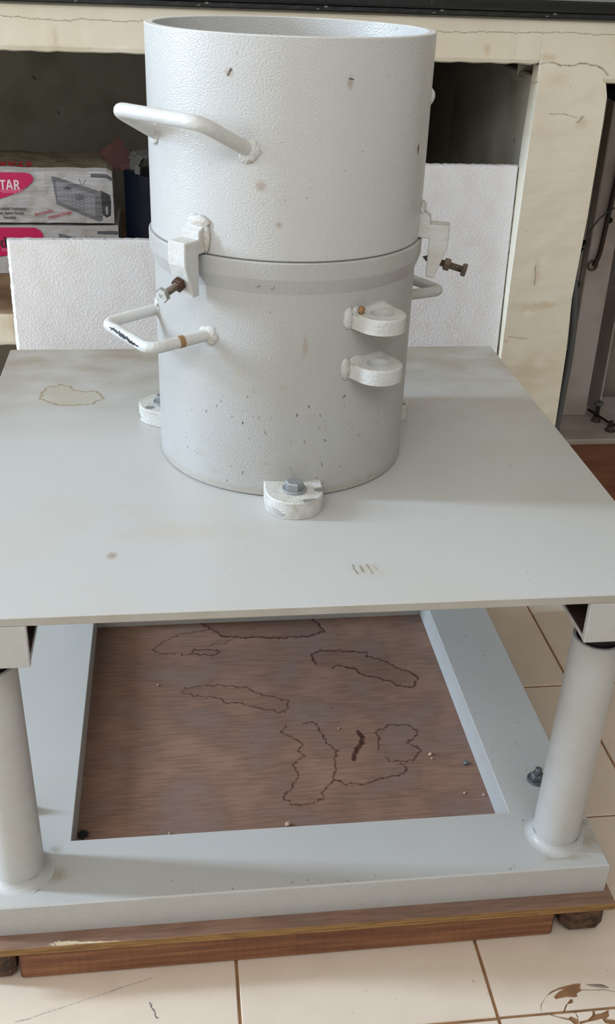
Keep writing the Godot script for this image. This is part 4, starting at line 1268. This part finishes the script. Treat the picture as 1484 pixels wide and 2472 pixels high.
	for k in 12:
		var a: Vector3 = pth[k]
		var b: Vector3 = pth[k + 1]
		var out := (a + b) * 0.5
		for j in 6:
			var z0 := -0.04 + j * 0.0133
			var z1 := z0 + 0.0133
			var c0 := 1.0 + 0.10 * sin(j * 2.1 + k)
			var c1 := 1.0 + 0.10 * sin((j + 1) * 2.1 + k)
			wr.quad(a * c0 + Vector3(0, 0, z0), b * c0 + Vector3(0, 0, z0), b * c1 + Vector3(0, 0, z1), a * c1 + Vector3(0, 0, z1), out)
			wr.quad(a * c0 * 0.93 + Vector3(0, 0, z0), b * c0 * 0.93 + Vector3(0, 0, z0), b * c1 * 0.93 + Vector3(0, 0, z1), a * c1 * 0.93 + Vector3(0, 0, z1), -out)
	lone("plastic_wrapping", [wr, M.poly], "crumpled grey wrapping arched on top of the navy box", "wrapping", Transform3D(Basis(Vector3.UP, 0.25), Vector3(-0.158, T + 0.1955, -0.725)))
	var pa := MB.new()
	pa.add(box(Vector3(0.042, 0.046, 0.0016), Vector3(0, 0.020, 0), 0.0004), Transform3D(Basis(Vector3.BACK, 0.62), Vector3.ZERO))
	pa.add(box(Vector3(0.030, 0.012, 0.0030), Vector3(0.004, -0.006, 0.006), 0.0012), Transform3D(Basis(Vector3.BACK, 0.3) * Basis(Vector3.RIGHT, -0.5), Vector3.ZERO))
	lone("folded_paper", [pa.jitter(0.003, 30.0, 4), M.red_paper], "folded red brown paper wedged between the top carton and the navy box", "paper", Transform3D(Basis(Vector3.UP, 0.2), Vector3(-0.212, T + 0.200, -0.760)))

func machine_bay() -> void:
	lone("plywood_platform", [span(Vector3(0.56, 0.0, -1.226), Vector3(1.78, 0.070, -0.54), 0.003), M.brown_ply], "red brown wooden platform on the floor right of the bench pillar", "platform")
	var t := thing("steel_machine_frame", "dull grey steel frame with a slotted upright and base plate, standing in the right bay", "machine", Vector3(0, T, 0))
	var yb := -0.460
	part("base_plate", [span(Vector3(0.60, yb, -1.20), Vector3(1.40, yb + 0.0150, -0.938), 0.003), M.machine], t)
	var col := MB.new()
	col.add(span(Vector3(0.8170, yb + 0.015, -1.110), Vector3(0.8770, 0.31, -1.080), 0.002))
	col.add(span(Vector3(0.8710, yb + 0.015, -1.168), Vector3(0.9110, 0.31, -1.160), 0.001))
	col.add(span(Vector3(0.8710, yb + 0.015, -1.165), Vector3(0.8760, 0.31, -1.085), 0.001))
	col.add(span(Vector3(0.9070, yb + 0.015, -1.165), Vector3(0.9110, 0.31, -1.078), 0.001))
	part("column", [col, M.machine], t)
	var back := part("slotted_strip", [span(Vector3(0.770, yb + 0.015, -1.150), Vector3(0.8172, 0.30, -1.112), 0.0015), M.machine], t)
	var sl := MB.new()
	for s: Array in [[0.804, -0.005, 0.010, 0.016, 0.3], [0.814, -0.023, 0.016, 0.014, -0.4], [0.816, -0.122, 0.020, 0.013, 0.0], [0.822, -0.360, 0.010, 0.15, 0.0], [0.805, 0.10, 0.012, 0.09, 0.0], [0.802, 0.225, 0.010, 0.085, 0.0]]:
		part("slot", [box(Vector3(s[2], s[3], 0.004), Vector3.ZERO, 0.0005), M.slot], t, Transform3D(Basis(Vector3.BACK, s[4]), Vector3(float(s[0]) - 0.006, s[1], -1.1105)))
	sl.add(tube([Vector3(0.790, -0.080, -1.1105), Vector3(0.800, -0.055, -1.1105), Vector3(0.812, -0.035, -1.1105)], 0.0045, 8))
	part("slot", [sl, M.slot], t)
	# rod ending in a ring on the column's face, a hole and a thin wire
	var rod := tube(rounded_path([Vector3(0.8500, 0.17, -1.070), Vector3(0.8420, 0.0, -1.072), Vector3(0.8385, -0.050, -1.072), Vector3(0.8320, -0.066, -1.074)], 0.02, 5), 0.0052, 10)
	part("rod", [rod, M.old_iron], t)
	var ringp := []
	for k in 21:
		ringp.append(Vector3(0.8290, -0.0675, -1.076) + Vector3(cos(TAU * k / 20), sin(TAU * k / 20), 0) * 0.0105)
	part("ring", [tube(ringp, 0.0026, 8, false), M.thread], t)
	part("hole", [disc(0.0065, 0, 0.0015, 0.0004, 16).moved(Transform3D(Basis(Vector3.RIGHT, PI / 2), Vector3(0.8530, 0.0345, -1.0800))), M.slot], t)
	part("wire", [tube([Vector3(0.800, 0.002, -1.072), Vector3(0.824, 0.040, -1.070), Vector3(0.838, 0.055, -1.068), Vector3(0.870, 0.078, -1.060), Vector3(0.91, 0.12, -1.05)], 0.0017, 6), M.cable], t)
	for k: Array in [[0.8905, -1.044, 0.046], [0.9035, -0.985, 0.026]]:
		var at := Transform3D(Basis.IDENTITY, Vector3(k[0], yb + 0.015, k[1]))
		var b := part("levelling_bolt", [lathe([Vector2(0.0052, 0.0), Vector2(0.0052, k[2]), Vector2(0, k[2])], 12), M.old_iron], t, at)
		part("washer", [lathe([Vector2(0.0125, 0), Vector2(0.0125, 0.003), Vector2(0.0085, 0.005), Vector2(0.0085, 0.013), Vector2(0.0052, 0.013)], 16), M.thread], b)
		if k[2] > 0.03:
			part("bolt_cap", [prism(hexagon(0.0105), float(k[2]) - 0.002, float(k[2]) + 0.006, 0.001), M.grey_bolt], b)
	part("lever", [tube([Vector3(0.872, -0.420, -1.060), Vector3(0.905, -0.432, -1.010), Vector3(0.955, -0.440, -0.955)], 0.0032, 8), M.rubber], t)
	var cb := tube(rounded_path([Vector3(0.5440, 0.13, -0.474), Vector3(0.5655, 0.0, -0.478), Vector3(0.5705, -0.060, -0.482), Vector3(0.5690, -0.125, -0.482), Vector3(0.5655, -0.20, -0.480), Vector3(0.5620, -0.40, -0.47)], 0.03, 5), 0.0062, 10)
	lone("grey_cable", [cb, M.cable], "thick grey cable hanging down beside the pillar's right edge", "cable", Transform3D(Basis.IDENTITY, Vector3(-0.0065, T, 0)))
	var bag := box(Vector3(0.16, 0.105, 0.10), Vector3.ZERO, 0.02).jitter(0.008, 14.0, 3)
	lone("navy_bag", [bag, M.navy_cloth], "dark navy cloth bundle at the top of the right bay beside the pillar", "bag", Transform3D(Basis(Vector3.BACK, -0.1), Vector3(0.808, T + 0.352, -0.92)))

func crumbs() -> void:
	var spots := [[-0.0001, -0.4617, 0.2006, 1.30], [0.2187, -0.4617, 0.0828, 1.10], [0.2191, -0.4617, 0.0915, 0.60], [0.2489, -0.4617, 0.1629, 0.70], [0.2742, -0.4617, 0.1690, 0.70], [0.2655, -0.4617, 0.1057, 1.50], [-0.1544, -0.4617, 0.2025, 0.70], [-0.1712, -0.4617, -0.1062, 0.70], [0.0949, -0.4617, 0.0161, 0.60]]
	var words := ["pale pebble at the plywood's front edge, below the table's middle", "pale crumb on the plywood right of the curly water rings, larger of two", "tiny pale crumb just below the larger one right of the water rings",
		"tiny crumb on the plywood near its right front corner, the left one", "tiny crumb on the plywood near its right front corner, the right one", "dark grey pebble on the plywood beside the frame's right inner wall",
		"tiny crumb at the plywood's front edge left of the middle", "tiny crumb on the plywood left of the long leaf shaped ring", "tiny crumb in the middle of the plywood between the rings"]
	for k in spots.size():
		var s: Array = spots[k]
		var big: float = s[3]
		lone("grit_crumb", [blob(Vector3(0.003, 0.002, 0.0026) * big, 3 + k, 0.7, 5, 8), M.grey_bolt if k == 5 else M.grit], words[k], "grit", Transform3D(Basis(Vector3.UP, k * 1.3), Vector3(s[0], T + float(s[1]) + 0.0014 * big, s[2])), "crumbs of grit on the plywood")
